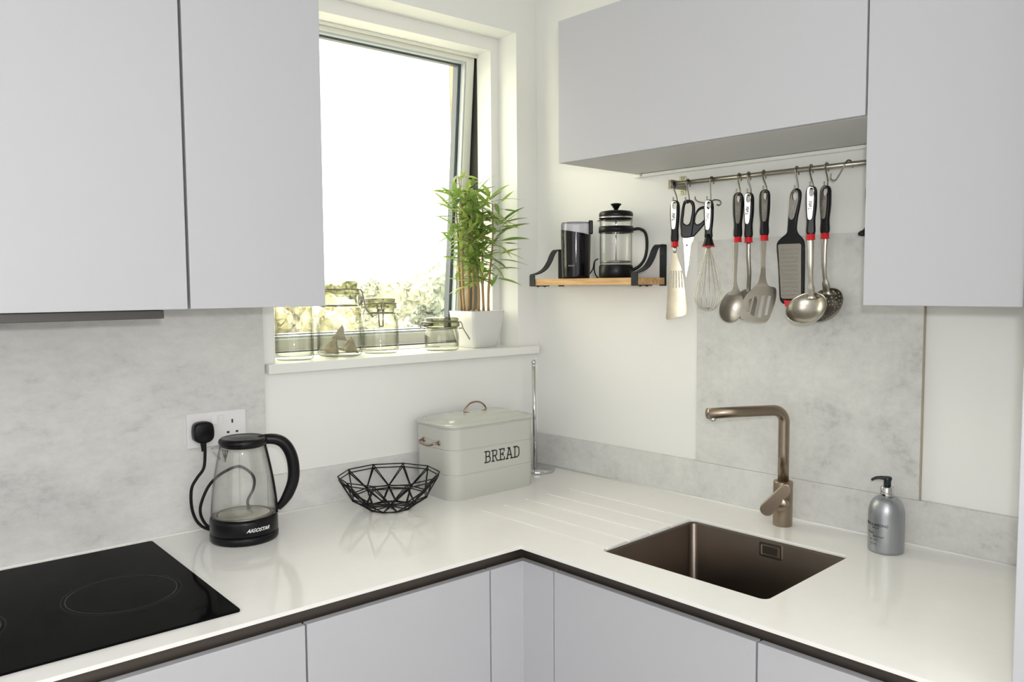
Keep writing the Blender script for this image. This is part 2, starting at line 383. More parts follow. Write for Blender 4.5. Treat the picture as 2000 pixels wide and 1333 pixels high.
# laminate upstands and panels
def slab(name, frame, x0, x1, y0, y1, z0, z1, mt, bev=0.0006):
    m = MB(); m.box(x0, x1, y0, y1, z0, z1); o = m.build(name, mt, None, frame, bev); return o
struct(slab('trim_3', FA, -2.6, -0.946, 0, 0.0118, 0.0005, 0.5535, M_CONC))
struct(slab('trim_4', FA, -0.9455, 0.0, 0, 0.0118, 0.0005, 0.1042, M_CONC))
struct(slab('trim_5', FB, 0.0, 0.012, -1.568, 0.0, 0.0005, 0.1042, M_CONC))
struct(slab('trim_6', FB, 0.0, 0.012, -1.2155, -0.623, 0.1048, 0.7150, M_CONC))
m = MB(); m.box(0.001, 0.0118, -1.2168, -1.2158, 0.105, 0.7150); struct(m.build('trim_7', mat('brown_panel_edge', (0.50, 0.42, 0.32), 0.6), None, FB))
m = MB(); m.tube([(-2.6, -0.001, 0.001), (0, -0.001, 0.001)], 0.0028, 6); struct(m.build('trim_8', M_SILL, None, FA))
m = MB(); m.tube([(-0.001, -0.004, 0.001), (-0.001, -1.565, 0.001)], 0.0028, 6); struct(m.build('trim_9', M_SILL, None, FB))

# ================================================================== outside, beyond the window
m = MB(); m.box(-60, 80, 3, 120, -3.55, -3.5); o = m.build('lawn_ground', M_GRASS, None, FA); struct(o)
def tree(x, y, h, r, mi, label, seed):
    t = thing('tree', label, 'tree', (x, y, -3.5), group='trees beyond the garden')
    rnd = random.Random(seed); bm = bmesh.new()
    for k in range(34):
        a = rnd.uniform(0, 2*PI); rr = rnd.uniform(0, r*0.85); s = rnd.uniform(0.18, 0.38)*r
        T = Matrix.Translation((rr*math.cos(a), rr*math.sin(a), h-r*0.9+rnd.uniform(-r*0.8, r*0.75))) @ Matrix.Diagonal((s, s, s*0.9, 1))
        bmesh.ops.create_icosphere(bm, subdivisions=4, radius=1.0, matrix=T)
    from mathutils import noise
    for v in bm.verts: v.co += v.co.normalized()*0 + Vector((noise.noise(v.co*1.7), noise.noise(v.co*1.7+Vector((9, 0, 0))), noise.noise(v.co*1.7+Vector((0, 9, 0)))))*0.30 + Vector((rnd.uniform(-.09, .09), rnd.uniform(-.09, .09), rnd.uniform(-.09, .09)))
    me = bpy.data.meshes.new('crown'); bm.to_mesh(me); bm.free(); link('crown', me, M_TREES[mi], t)
    MB().tube([(0, 0, 0), (0.05, 0, h-r)], [r*0.14, r*0.08], 8).build('trunk', M_BARK, t)
    return t
TR = [(9.5, 22, 4.0, 2.0, 1, 'pale yellowish tree just right of the tallest jar, seen through the window'),
      (13.5, 24, 4.4, 1.9, 0, 'hazy green tree in the middle of the window view'),
      (18.0, 25, 4.9, 2.2, 2, 'hazy bushy tree beside the plant, seen low through the window'),
      (23.5, 26, 5.0, 2.3, 0, 'taller hazy tree behind the potted bamboo, outside'),
      (5.5, 23, 3.8, 2.0, 2, 'pale tree seen through the tallest jar'),
      (1.5, 22, 3.8, 2.0, 0, 'pale tree seen through the leftmost jar')]
for i, a in enumerate(TR): tree(*a, seed=i*3+1)

# ================================================================== worktop with draining grooves, sink, hob
inner = None
# inner corner: y=-.6176 (window run) meets x'=-.641 (sink run)
c, s_ = math.cos(DEL), math.sin(DEL)
def meet(ya, xb):      # world point with y=ya on line x'=xb
    yp = (ya - s_*xb)/c; return (c*xb - s_*yp, ya), yp
I, Iy = meet(-0.6176, -0.641)
poly = [(0, -0.0), (-2.6, 0.0), (-2.6, -0.6176), I, Bxy(-0.641, -1.5685), Bxy(0.0, -1.5685)]
m = MB(); m.prism(poly, -0.0078, 0.0); top = m.build('worktop', M_TOP, None, FA)
cut = []
SX0, SX1, SY0, SY1 = -0.534, -0.176, -1.1395, -0.7315
m = MB(); L = rrect(SX0, SX1, SY0, SY1, 0.016); m.loft([[(x, y, -0.03) for x, y, z in L], [(x, y, 0.03) for x, y, z in L]]); cut.append(m.build('cutter', None, None, FB))
for gx in (-0.181, -0.2655, -0.349, -0.4345, -0.5133):
    m = MB(); m.box(gx-0.0038, gx+0.0038, -0.733, -0.300, -0.0028, 0.01)
    cut.append(m.build('cutter', None, None, FB))
boolean_cut(top, cut); top.data.materials.clear(); top.data.materials.append(M_TOP)
b = top.modifiers.new('bevel', 'BEVEL'); b.width = 0.0007; b.segments = 1; b.limit_method = 'ANGLE'; b.angle_limit = math.radians(40)
tag(top, 'white glossy quartz worktop running round the corner, with five draining grooves', 'worktop')
sk = thing('sink', 'rectangular dark gunmetal undermounted sink bowl set in the white worktop', 'sink', (-0.355, -0.9355, -0.2), 0, FB)
def shl(e, z, r): return [(x+0.355, y+0.9355, z+0.2) for x, y, _ in rrect(SX0-e, SX1+e, SY0-e, SY1+e, r)]
m = MB(); m.loft([shl(0.014, -0.0095, 0.025), shl(0.0005, -0.0095, 0.018), shl(-0.001, -0.013, 0.018), shl(-0.004, -0.165, 0.022), shl(-0.008, -0.177, 0.026), shl(-0.022, -0.184, 0.03), shl(-0.12, -0.188, 0.03)], closeA=False)
bw = m.build('bowl', M_SINK, sk, fix=False); bw.data.flip_normals()
sd = bw.modifiers.new('s', 'SOLIDIFY'); sd.thickness = 0.0012; sd.offset = -1
m = MB(); m.lathe([(0.0, 0.0135), (0.028, 0.0135), (0.038, 0.0155), (0.040, 0.013)], 32); m.build('drain', M_DSTEEL, sk)
ov = MB(); ov.box(0.172, 0.1755, -0.0455+0.028, 0.0115+0.0, 0.152, 0.185)
T0 = FB @ Matrix.Translation((-0.179, -0.953, -0.032))
m = MB(); L0 = [(0, y, z) for y, z, _ in rrect(-0.0285, 0.0285, -0.0172, 0.0172, 0.004)]; L1 = [(0, y, z) for y, z, _ in rrect(-0.0245, 0.0245, -0.0132, 0.0132, 0.003)]
m.loft([[(0.001, y, z) for _, y, z in L0], [(-0.003, y, z) for _, y, z in L0], [(-0.003, y, z) for _, y, z in L1], [(0.001, y, z) for _, y, z in L1]], False, False, False)
m.box(-0.0045, -0.001, -0.019, 0.019, -0.0085, 0.0085)
o = m.build('overflow_cover', M_STEEL, sk); o.matrix_world = T0
m = MB(); hl = rrect(-1.83, -1.2425, -0.563, -0.026, 0.006, 4)
m.loft([[(x+1.54, y+0.30, 0.0003) for x, y, _ in hl], [(x+1.54, y+0.30, 0.0035) for x, y, _ in hl], [((x+1.54)*0.998, (y+0.30)*0.998, 0.0045) for x, y, _ in hl]], smooth=False)
hob = m.build('hob', M_HOB, None, FA @ Matrix.Translation((-1.54, -0.30, 0)))
tag(hob, 'black glass ceramic hob set in the left end of the worktop', 'hob')
for cx, cy, r in ((-1.387, -0.335, 0.098), (-1.69, -0.335, 0.10)):
    m = MB(); m.lathe([(r-0.0012, 0.00452), (r-0.0012, 0.0047), (r+0.0012, 0.0047), (r+0.0012, 0.00452)], 72, Matrix.Translation((cx+1.54, cy+0.30, 0)), close=True)
    m.lathe([(r+0.0075, 0.00452), (r+0.0075, 0.0046), (r+0.0085, 0.0046), (r+0.0085, 0.00452)], 72, Matrix.Translation((cx+1.54, cy+0.30, 0)), close=True)
    m.build('cooking_zone_ring', M_HOBRING, hob)

# ================================================================== cabinets
def cabinet(name, label, cat, frame, x0, x1, yf, z0, z1, group=None, door=True, dth=0.018, yb=0.0, inset=0.0, face='A', hollow=False):
    """frame A: door faces -Y.  frame B: door faces -X (x0,x1 are y' limits)."""
    cx = (x0+x1)/2
    T = FA @ Matrix.Translation((cx, (yf+yb)/2, z0)) if face == 'A' else FB @ Matrix.Translation(((yf+yb)/2, cx, z0)) @ Matrix.Rotation(-PI/2, 4, 'Z')
    t = bpy.data.objects.new(name, None); COL.objects.link(t); t.matrix_world = T; tag(t, label, cat, group)
    w2 = abs(x1-x0)/2; d2 = abs(yb-yf)/2; h = z1-z0
    m = MB()
    if z0 > 0: m.box(-w2+0.001, w2-0.001, -d2+dth+0.003, d2, inset, h)
    else:       # open-topped carcass, its sides notched back behind the handle channel
        y0_ = -d2+dth+0.022; p = 0.018
        m.box(-w2+0.001, -w2+p, y0_, d2, 0, h); m.box(w2-p, w2-0.001, y0_, d2, 0, h); m.box(-w2+p, w2-p, d2-0.008, d2, 0, h); m.box(-w2+p, w2-p, y0_, d2-0.008, 0, p)
    m.build('carcass', M_CARC, t, bevel=0.0006)
    m = MB(); m.box(-w2, w2, -d2, -d2+dth, 0, h); m.build('door', M_CAB, t, bevel=0.0012)
    return t
cabinet('wall_cabinet', 'wide white wall cupboard door at the far left, above the hob', 'wall cabinet', FA, -1.840, -1.2425, -0.33, 0.5535, 1.284, 'white handleless wall cupboards')
cabinet('wall_cabinet', 'narrow white wall cupboard between the wide cupboard and the window', 'wall cabinet', FA, -1.2365, -0.9385, -0.33, 0.5535, 1.284, 'white handleless wall cupboards')
cabinet('wall_cabinet', 'shallow long white wall cupboard above the utensil rail', 'wall cabinet', FB, -0.4115, -1.2175, -0.33, 0.9175, 1.284, 'white handleless wall cupboards', face='B')
cabinet('wall_cabinet', 'tall white wall cupboard at the top right above the soap bottle', 'wall cabinet', FB, -1.2215, -1.4925, -0.33, 0.5535, 1.284, 'white handleless wall cupboards', face='B')
m = MB(); m.box(-0.27, 0.012, -1.5685, -1.495, 0.5535, 1.284); o = m.build('filler_panel', M_CAB, None, FB); base_at(o, (-0.13, -1.53, 0.5535)); tag(o, 'narrow white filler strip between the right wall cupboard and the tall unit', 'panel')
DZ = -0.0445
cabinet('base_cabinet', 'white base unit door under the hob, bottom left', 'base cabinet', FA, -1.735, -1.1345, -0.60, -0.78, DZ, 'white handleless base units', yb=-0.03, inset=0)
cabinet('base_cabinet', 'white base unit door below the kettle, left of the corner post', 'base cabinet', FA, -1.1305, -0.6865, -0.60, -0.78, DZ, 'white handleless base units', yb=-0.03)
cabinet('base_cabinet', 'wide white base unit door under the sink', 'base cabinet', FB, -0.668, -1.1675, -0.62, -0.78, DZ, 'white handleless base units', yb=-0.03, face='B')
cabinet('base_cabinet', 'white base unit door at the bottom right corner below the soap bottle', 'base cabinet', FB, -1.1715, -1.567, -0.62, -0.78, DZ, 'white handleless base units', yb=-0.03, face='B')
Cn, Cy = meet(-0.60, -0.62); C2, Cy2 = meet(-0.582, -0.602)
m = MB(); m.prism([(-0.6830, -0.60), Cn, Bxy(-0.62, -0.6650), Bxy(-0.602, -0.6650), C2, (-0.6830, -0.582)], -0.78, DZ)
o = m.build('corner_post', M_CAB, None, FA, 0.0008); base_at(o, (Cn[0], Cn[1], -0.78)); tag(o, 'white L-shaped corner post between the base units', 'corner post')
D1, _ = meet(-0.573, -0.593); D2, _ = meet(-0.566, -0.586)
m = MB(); m.prism([(-2.6, -0.573), D1, Bxy(-0.593, -1.567), Bxy(-0.586, -1.567), D2, (-2.6, -0.566)], -0.075, -0.0079)
m.prism([(-2.6, -0.581), meet(-0.581, -0.601)[0], Bxy(-0.601, -1.567), Bxy(-0.586, -1.567), D2, (-2.6, -0.566)], -0.080, -0.075)
o = m.build('handle_channel', M_BRONZE, None, FA); base_at(o, (D1[0], D1[1], -0.08)); tag(o, 'dark bronze recessed handle channel under the worktop edge', 'handle channel')
m = MB(); m.prism([(-2.6, -0.54), meet(-0.54, -0.56)[0], Bxy(-0.56, -1.567), Bxy(-0.545, -1.567), meet(-0.525, -0.545)[0], (-2.6, -0.525)], -0.91, -0.785)
struct(m.build('baseboard_left', M_CAB, None, FA))
tu = thing('tall_unit', 'tall white housing unit at the right edge, standing on the floor', 'tall unit', (-0.30, -1.87, -0.91), 0, FB)
m = MB(); m.box(-0.300, 0.312, -0.298, 0.298, 0, 2.194); m.build('carcass', M_CARC, tu)
m = MB(); m.box(-0.32, -0.302, -0.30, 0.30, 0.1, 2.194); m.build('door', M_CAB, tu, bevel=0.0012)
hd = thing('cooker_hood', 'dark slim extractor hood under the far left wall cupboard', 'cooker hood', (-1.56, -0.16, 0.535))
m = MB(); m.box(-0.28, 0.28, -0.14, 0.155, 0, 0.017); m.build('housing', mat('hood_brown', (0.07, 0.065, 0.06), 0.4, 0.4), hd, bevel=0.001)
m = MB(); m.box(-0.24, 0.24, -0.10, 0.12, -0.0015, 0.001); m.build('filter', M_DSTEEL, hd)
ls = thing('strip_light', 'slim white strip light on the wall under the long cupboard', 'strip light', (0.004, -0.82, 0.908), 0, FB)
m = MB(); m.box(-0.010, 0.0075, -0.41, 0.416, 0, 0.0085); m.build('body', M_LED, ls, bevel=0.0008)
m = MB(); m.box(-0.012, -0.0098, 0.385, 0.391, 0.001, 0.0105); m.build('clip', M_STEELW, ls)

# ================================================================== socket, kettle and its base
so_ = thing('double_socket', 'white double wall socket on the concrete panel behind the kettle', 'wall socket', (-1.0744, 0.0, 0.2477))
m = MB(); m.loft([[(x, 0.0, y) for x, y, _ in rrect(-0.073, 0.073, -0.043, 0.043, 0.003)], [(x, -0.006, y) for x, y, _ in rrect(-0.073, 0.073, -0.043, 0.043, 0.003)], [(x, -0.008, y) for x, y, _ in rrect(-0.071, 0.071, -0.041, 0.041, 0.003)]], smooth=False)
m.build('face_plate', M_SOCK, so_)
for k, x in enumerate((-0.0085, 0.0085)):
    m = MB(); m.add([(x-0.0065, -0.0078, 0.0125), (x+0.0065, -0.0078, 0.0125), (x+0.0065, -0.0078, 0.0335), (x-0.0065, -0.0078, 0.0335), (x-0.0065, -0.0125 if k == 0 else -0.009, 0.0125), (x+0.0065, -0.0125 if k == 0 else -0.009, 0.0125), (x+0.0065, -0.009 if k == 0 else -0.0125, 0.0335), (x-0.0065, -0.009 if k == 0 else -0.0125, 0.0335)],
        [(0, 1, 2, 3), (4, 7, 6, 5), (0, 4, 5, 1), (1, 5, 6, 2), (2, 6, 7, 3), (3, 7, 4, 0)]); m.build('rocker_switch', M_SOCK, so_, bevel=0.0006)
X = 0.0375
for a in ((X-0.002, X+0.002, 0.0105, 0.0200), (X-0.0145, X-0.008, -0.0145, -0.0095), (X+0.008, X+0.0145, -0.0145, -0.0095)):
    m = MB(); m.box(a[0], a[1], -0.0084, -0.0079, a[2], a[3]); m.build('pin_hole', M_HOLE, so_)
for a in (-1, 1):
    m = MB(); m.lathe([(0, -0.0006), (0.0032, -0.0006), (0.0036, 0.0)], 16, Matrix.Translation((a*0.0302, -0.0079, 0.002)) @ Matrix.Rotation(PI/2, 4, 'X')); m.build('screw_cap', M_SOCK, so_)

KX, KY, KR = -1.0635, -0.1345, -0.375
pb = thing('kettle_stand', 'round black power base under the kettle, its cord plugged in behind', 'kettle stand', (KX, KY, 0.0), KR)
MB().lathe([(0.0, 0.0), (0.074, 0.0), (0.0775, 0.003), (0.0785, 0.009), (0.0785, 0.015), (0.0765, 0.019), (0.0, 0.019)], 64).build('base_disc', M_BLACK, pb)
inv = pb.matrix_world.inverted()
def W2L(pts): return [inv @ Vector((x, y, z+ZO)) for x, y, z in pts]
pts = crv(W2L([(-1.1155, -0.034, 0.222), (-1.1158, -0.034, 0.195), (-1.1205, -0.035, 0.160), (-1.1369, -0.033, 0.1373), (-1.1500, -0.033, 0.1144), (-1.1522, -0.033, 0.0773), (-1.1461, -0.034, 0.0448), (-1.1322, -0.037, 0.0206), (-1.112, -0.045, 0.0080), (-1.09, -0.060, 0.0060)]), 6)
MB().tube(pts, 0.0036, 10).build('cord', M_RUBBER, pb)
pts = crv(W2L([(-1.09, -0.060, 0.0060), (-1.1127, -0.045, 0.012), (-1.128, -0.037, 0.035), (-1.1321, -0.035, 0.061), (-1.1225, -0.034, 0.0908), (-1.1043, -0.033, 0.1194), (-1.0747, -0.032, 0.1401), (-1.0359, -0.032, 0.1508), (-1.0101, -0.033, 0.1365), (-0.9961, -0.035, 0.1147), (-0.9995, -0.037, 0.089), (-1.0164, -0.040, 0.0591), (-1.008, -0.045, 0.030), (-1.012, -0.055, 0.0058), (-1.03, -0.062, 0.0058)]), 6)
MB().tube(pts, 0.0036, 10).build('cord_loop', M_RUBBER, pb)
pg = MB()
def dshape(y, s):
    base = [(-0.0245, 0.010), (-0.021, 0.022), (-0.010, 0.0275), (0.010, 0.0275), (0.021, 0.022), (0.0245, 0.010), (0.0245, -0.006), (0.021, -0.0165), (0.010, -0.0235), (-0.010, -0.0235), (-0.021, -0.0165), (-0.0245, -0.006)]
    return [(x*s, y, z*s) for x, z in smooth_loop(base, 3)]
pg.loft([dshape(0.0, 0.95), dshape(-0.004, 1.0), dshape(-0.020, 1.0), dshape(-0.026, 0.93), dshape(-0.0275, 0.80)])
pg.tube([(0, -0.0135, -0.016), (0, -0.0135, -0.030), (0, -0.0135, -0.045)], [0.009, 0.0066, 0.0048], 12)
o = pg.build('plug', M_BLACK, pb); o.matrix_world = FA @ Matrix.Translation((-1.1150, -0.0086, 0.2435))

kt = thing('kettle', 'glass electric kettle with black lid and handle beside the hob', 'kettle', (KX, KY, 0.0195), KR)
MB().lathe([(0.0, 0.0), (0.0765, 0.0), (0.0780, 0.003), (0.0775, 0.030), (0.0765, 0.035), (0.0745, 0.037), (0.0, 0.037)], 64).build('lower_band', M_BLACK, kt)
def kr(z): # glass radius
    t = (z-0.037)/0.168; return 0.0750 - 0.0245*t**1.25 + 0.002*math.sin(PI*t)
zs = [0.037+0.168*i/16 for i in range(17)]
m = MB(); m.lathe([(kr(z), z) for z in zs] + [(kr(z)-0.0016, z) for z in reversed(zs)], 72, close=True)
jug = m.build('glass_jug', M_KGL, kt)
def lip(u, w): # pouring lip at -X
    return (u, w)
m = MB(); m.loft([[(-0.045, -0.016, 0.188), (-0.050, 0, 0.170), (-0.045, 0.016, 0.188), (-0.043, 0.014, 0.204), (-0.043, -0.014, 0.204)], [(-0.064, -0.006, 0.197), (-0.066, 0, 0.192), (-0.064, 0.006, 0.197), (-0.064, 0.006, 0.204), (-0.064, -0.006, 0.204)]], False, False)
o = m.build('spout', M_KGL, kt)
MB().tube([(-0.043, -0.015, 0.202), (-0.062, -0.008, 0.201), (-0.067, 0, 0.2005), (-0.062, 0.008, 0.201), (-0.043, 0.015, 0.202)], 0.0018, 8).build('spout_rim', M_KGL, kt)
me = plate([(-0.012, 0.030), (0.012, 0.030), (0.0, 0.0)], [[(-0.0075, 0.026), (-0.002, 0.026), (-0.001, 0.008)], [(0.002, 0.026), (0.0075, 0.026), (0.001, 0.008)]], 0.0015, 0, False)
o = link('spout_filter', me, M_DSTEEL, kt); o.matrix_local = Matrix.Translation((-0.038, -0.012, 0.168)) @ Matrix.Rotation(-0.9, 4, 'Z')
MB().lathe([(0.0, 0.0373), (0.060, 0.0373), (0.060, 0.040), (0.057, 0.0415), (0.0, 0.0415)], 64).build('heating_plate', M_STEEL, kt)
MB().lathe([(0.0615, 0.0374), (0.0615, 0.0405), (0.067, 0.0405), (0.067, 0.0374)], 64, close=True).build('seal_ring', M_DSTEEL, kt)
lt = Matrix.Translation((0.003, 0, 0.205))
MB().lathe([(0.0, -0.004), (0.045, -0.004), (0.050, -0.001), (0.0545, 0.004), (0.056, 0.009), (0.0545, 0.0145), (0.050, 0.0185), (0.046, 0.0185), (0.040, 0.0170), (0.028, 0.0190), (0.0, 0.0200)], 64, lt).build('lid', M_BLACK, kt)
hp = crv([(0.030, 0, 0.2110), (0.055, 0, 0.2150), (0.080, 0, 0.2120), (0.0985, 0, 0.199), (0.1115, 0, 0.174), (0.1170, 0, 0.143), (0.1155, 0, 0.112), (0.1060, 0, 0.084), (0.0930, 0, 0.062), (0.078, 0, 0.045)], 5)
n = len(hp); rr = [0.0150 for i in range(n)]
for i in range(n): rr[i] = 0.0120 + 0.0028*math.sin(PI*i/(n-1)) - (0.005*max(0, (i-n*0.8)/(n*0.2)))
MB().tube(hp, rr, 16, flat=0.95, up=(1, 0, 0)).build('handle', M_BLACK, kt)
sp = [(kr(z)+0.0012, 0, z) for z in zs]
MB().tube(sp, 0.0095, 12, flat=0.28, up=(1, 0, 0)).build('handle_spine', M_BLACK, kt)
me = text_mesh('AIGOSTAR', 0.0115, 0.0002, 0.45, 0.0002, 1.02); wrap(me, 0.0780, 0.42, 0.0165); link('logo', me, M_WINK, kt)

# ================================================================== wire bowl
wb = thing('wire_bowl', 'black geometric wire fruit bowl on the worktop left of the bread bin', 'fruit bowl', (-0.664, -0.1395, 0.0), 0.1)
N = 10
def rp(r, z, k, ph=0): a = 2*PI*(k+ph)/N; return Vector((r*math.cos(a), r*math.sin(a), z))
Wr = 0.0016
def wires(name, segs):
    m = MB()
    for a, b in segs: m.tube([a, b], Wr, 6)
    return m.build(name, M_WIRE, wb)
rim = [rp(0.136, 0.0915, k) for k in range(N)]; rim2 = [rp(0.1335, 0.0825, k) for k in range(N)]
mid = [rp(0.104, 0.036, k, 0.5) for k in range(N)]; mid2 = [rp(0.101, 0.030, k, 0.5) for k in range(N)]
bot = [rp(0.060, 0.0026, k, 0) for k in range(N)]; bot2 = [rp(0.055, 0.0016, k, 0) for k in range(N)]
wires('rim', [(rim[k], rim[(k+1) % N]) for k in range(N)] + [(rim2[k], rim2[(k+1) % N]) for k in range(N)])
wires('middle_ring', [(mid[k], mid[(k+1) % N]) for k in range(N)] + [(mid2[k], mid2[(k+1) % N]) for k in range(N)])
wires('base_ring', [(bot[k], bot[(k+1) % N]) for k in range(N)] + [(bot2[k], bot2[(k+1) % N]) for k in range(N)])
seg = []
for k in range(N):
    for dk in (0, 1):
        a, b = rim[(k+dk) % N], mid[k]; side = Vector((-math.sin(2*PI*k/N), math.cos(2*PI*k/N), 0))*0.0035*(1 if dk else -1)
        seg += [(a, b), (rim2[(k+dk) % N], mid2[k]-side)]
wires('upper_struts', seg); seg = []
for k in range(N):
    for dk in (0, 1): seg += [(mid[k], bot[(k+dk) % N]), (mid2[k], bot2[(k+dk) % N])]
wires('lower_struts', seg)
wires('base_spokes', [(bot[k], Vector((0, 0, 0.0045))) for k in range(N)])

# ================================================================== bread bin
bb = thing('bread_bin', 'pale grey enamel bin lettered BREAD with copper handles, in the corner', 'bread bin', (-0.3525, -0.1165, 0.0))
def rr_(e, z, r=0.042): return rrect(-0.1575-e, 0.1575+e, -0.0965-e, 0.0965+e, r+e, 8, z)
zb = [(-0.001, 0.0), (0.0, 0.002), (0.0, 0.0675), (-0.0016, 0.0690), (-0.0016, 0.0710), (0.0, 0.0725), (0.0, 0.1375), (-0.0016, 0.139), (-0.0016, 0.141), (0.0, 0.1425), (0.0, 0.198), (0.002, 0.200), (0.002, 0.203), (0.0, 0.2045)]
m = MB(); m.loft([rr_(e, z) for e, z in zb], True, True); o = m.build('body', M_ENAMEL, bb); autosmooth(o, 30)
lt_ = [(0.0012, 0.2048), (0.0055, 0.2050), (0.0062, 0.2085), (0.0045, 0.2115), (-0.004, 0.2140), (-0.0165, 0.2150), (-0.0195, 0.2165), (-0.026, 0.2205), (-0.045, 0.2245), (-0.065, 0.2265), (-0.085, 0.2272)]
m = MB(); m.loft([rrect(-0.1575-e, 0.1575+e, -0.0965-e, 0.0965+e, max(0.008, 0.042+e*0.6), 8, z) for e, z in lt_], True, True); o = m.build('lid', M_ENAMEL, bb); autosmooth(o, 60); lidp = o
hpts = crv([(-0.034, 0, 0.2272), (-0.040, 0, 0.2290), (-0.036, 0, 0.2400), (-0.020, 0, 0.2520), (0.0, 0, 0.2555), (0.020, 0, 0.2520), (0.036, 0, 0.2400), (0.040, 0, 0.2290), (0.034, 0, 0.2272)], 5)
m = MB(); m.tube(hpts, 0.0030, 10, flat=0.8)
for a in (-1, 1): m.lathe([(0, 0.2262), (0.0075, 0.2265), (0.0075, 0.2280), (0.0, 0.2290)], 16, Matrix.Translation((a*0.031, 0, 0)))
m.build('lid_handle', M_COPPER, bb)
for sgn in (-1, 1):
    X = sgn*0.1578
    pts = crv([(X, 0.038, 0.158), (X+sgn*0.014, 0.036, 0.158), (X+sgn*0.020, 0.026, 0.154), (X+sgn*0.020, 0.0, 0.150), (X+sgn*0.020, -0.026, 0.154), (X+sgn*0.014, -0.036, 0.158), (X, -0.038, 0.158)], 5)
    m = MB(); m.tube(pts, 0.0032, 10)
    for a in (-1, 1): m.lathe([(0, -0.001), (0.0072, -0.001), (0.0072, 0.002), (0.0, 0.003)], 16, Matrix.Translation((X, a*0.038, 0.158)) @ Matrix.Rotation(sgn*PI/2, 4, 'Y'))
    m.build('side_handle', M_COPPER, bb)
# slab-serif lettering drawn with strokes
def letters(word, h, parent, mt, origin, th=0.0042):
    G = {'B': (0.66, [[(0.13, 0), (0.13, 1)], [(0, 1), (0.42, 1), (0.56, 0.92), (0.56, 0.62), (0.42, 0.53), (0.13, 0.53)], [(0.42, 0.53), (0.62, 0.42), (0.62, 0.10), (0.44, 0), (0, 0)]]),
         'R': (0.74, [[(0.13, 0), (0.13, 1)], [(0, 1), (0.44, 1), (0.58, 0.92), (0.58, 0.60), (0.44, 0.50), (0.13, 0.50)], [(0.36, 0.50), (0.62, 0.0), (0.76, 0.0)], [(0, 0), (0.28, 0)]]),
         'E': (0.64, [[(0.13, 0), (0.13, 1)], [(0, 1), (0.58, 1), (0.58, 0.80)], [(0.13, 0.52), (0.44, 0.52)], [(0.44, 0.64), (0.44, 0.40)], [(0, 0), (0.60, 0), (0.60, 0.22)]]),
         'A': (0.80, [[(0.12, 0), (0.38, 1), (0.44, 1), (0.70, 0)], [(0.22, 1), (0.40, 1)], [(0.20, 0.34), (0.62, 0.34)], [(0, 0), (0.25, 0)], [(0.57, 0), (0.82, 0)]]),
         'D': (0.72, [[(0.13, 0), (0.13, 1)], [(0, 1), (0.40, 1), (0.62, 0.84), (0.66, 0.5), (0.62, 0.16), (0.40, 0), (0, 0)]])}
    tot = sum(G[ch][0]+0.16 for ch in word)-0.16; x = -tot/2
    for ch in word:
        wd, st = G[ch]; m = MB()
        for s in st:
            P3 = [Vector(((x+a)*h, 0, (b-0.5)*h)) for a, b in s]; L, R = [], []
            for i, p in enumerate(P3):
                d1 = (P3[i]-P3[i-1]).normalized() if i else (P3[1]-P3[0]).normalized(); d2 = (P3[i+1]-P3[i]).normalized() if i < len(P3)-1 else d1
                t = (d1+d2).normalized(); nn = Vector((-t.z, 0, t.x)); f = 1/max(0.5, t.dot(d1))
                if i in (0, len(P3)-1): p = p + t*(-th/2 if i == 0 else th/2)
                L.append(p+nn*th/2*f); R.append(p-nn*th/2*f)
            vs = []
            for q in L+R: vs.append(q)
            for q in L+R: vs.append(q+Vector((0, -0.0005, 0)))
            k = len(P3); nn_ = 2*k; fs = []
            for i in range(k-1):
                fs += [(i, i+1, k+i+1, k+i), (nn_+i, nn_+k+i, nn_+k+i+1, nn_+i+1), (i, nn_+i, nn_+i+1, i+1), (k+i, k+i+1, nn_+k+i+1, nn_+k+i)]
            fs += [(0, k, nn_+k, nn_), (k-1, nn_+k-1, nn_+2*k-1, 2*k-1)]
            m.add(vs, fs)
        o = m.build('letter', mt, parent); o.location = origin
        x += wd+0.16
letters('BREAD', 0.0310, bb, M_INK, (0.0235, -0.0970, 0.1105), 0.0032)

# ================================================================== kitchen roll pole
kp = thing('kitchen_roll_holder', 'slim chrome kitchen roll pole on a round base in the corner behind the bread bin', 'kitchen roll holder', (-0.0790, -0.0765, 0.0), -0.7)
MB().lathe([(0, 0), (0.060, 0), (0.0620, 0.003), (0.0620, 0.008), (0.0605, 0.0100), (0.0, 0.0105)], 56).build('base', M_CHROME, kp)
MB().tube([(-0.0005, 0, 0.010), (-0.004, 0, 0.338)], 0.0062, 16).build('pole', M_CHROME, kp)
MB().lathe([(0, -0.010), (0.0055, -0.0085), (0.0062, -0.005), (0.0045, -0.003), (0.0070, 0.0), (0.0085, 0.005), (0.0072, 0.0105), (0.004, 0.0135), (0, 0.0145)], 24, Matrix.Translation((-0.004, 0, 0.346))).build('finial', M_CHROME, kp)

# ================================================================== tap and soap bottle
tp = thing('tap', 'brushed bronze L-shaped mixer tap behind the sink', 'tap', (-0.0665, -0.9215, 0.0), 0, FB)
bt = thing('tap_part', None, None) if False else None
MB().lathe([(0, 0), (0.0228, 0), (0.0232, 0.001), (0.0232, 0.108), (0.0222, 0.1105), (0.0165, 0.1115), (0, 0.1115)], 40).build('body', M_TAP, tp)
d = Vector((-0.1735, 0.1035, 0)).normalized(); zt = 0.2875
arc = [Vector((0, 0, 0.108)), Vector((0, 0, 0.18)), Vector((0, 0, zt-0.030))] + [d*0.030*(1-math.cos(a)) + Vector((0, 0, zt-0.030+0.030*math.sin(a))) for a in [PI/2*i/10 for i in range(1, 11)]] + [d*0.12+Vector((0, 0, zt)), d*0.2035+Vector((0, 0, zt-0.001))]
MB().tube(arc, 0.0132, 28).build('spout', M_TAP, tp)
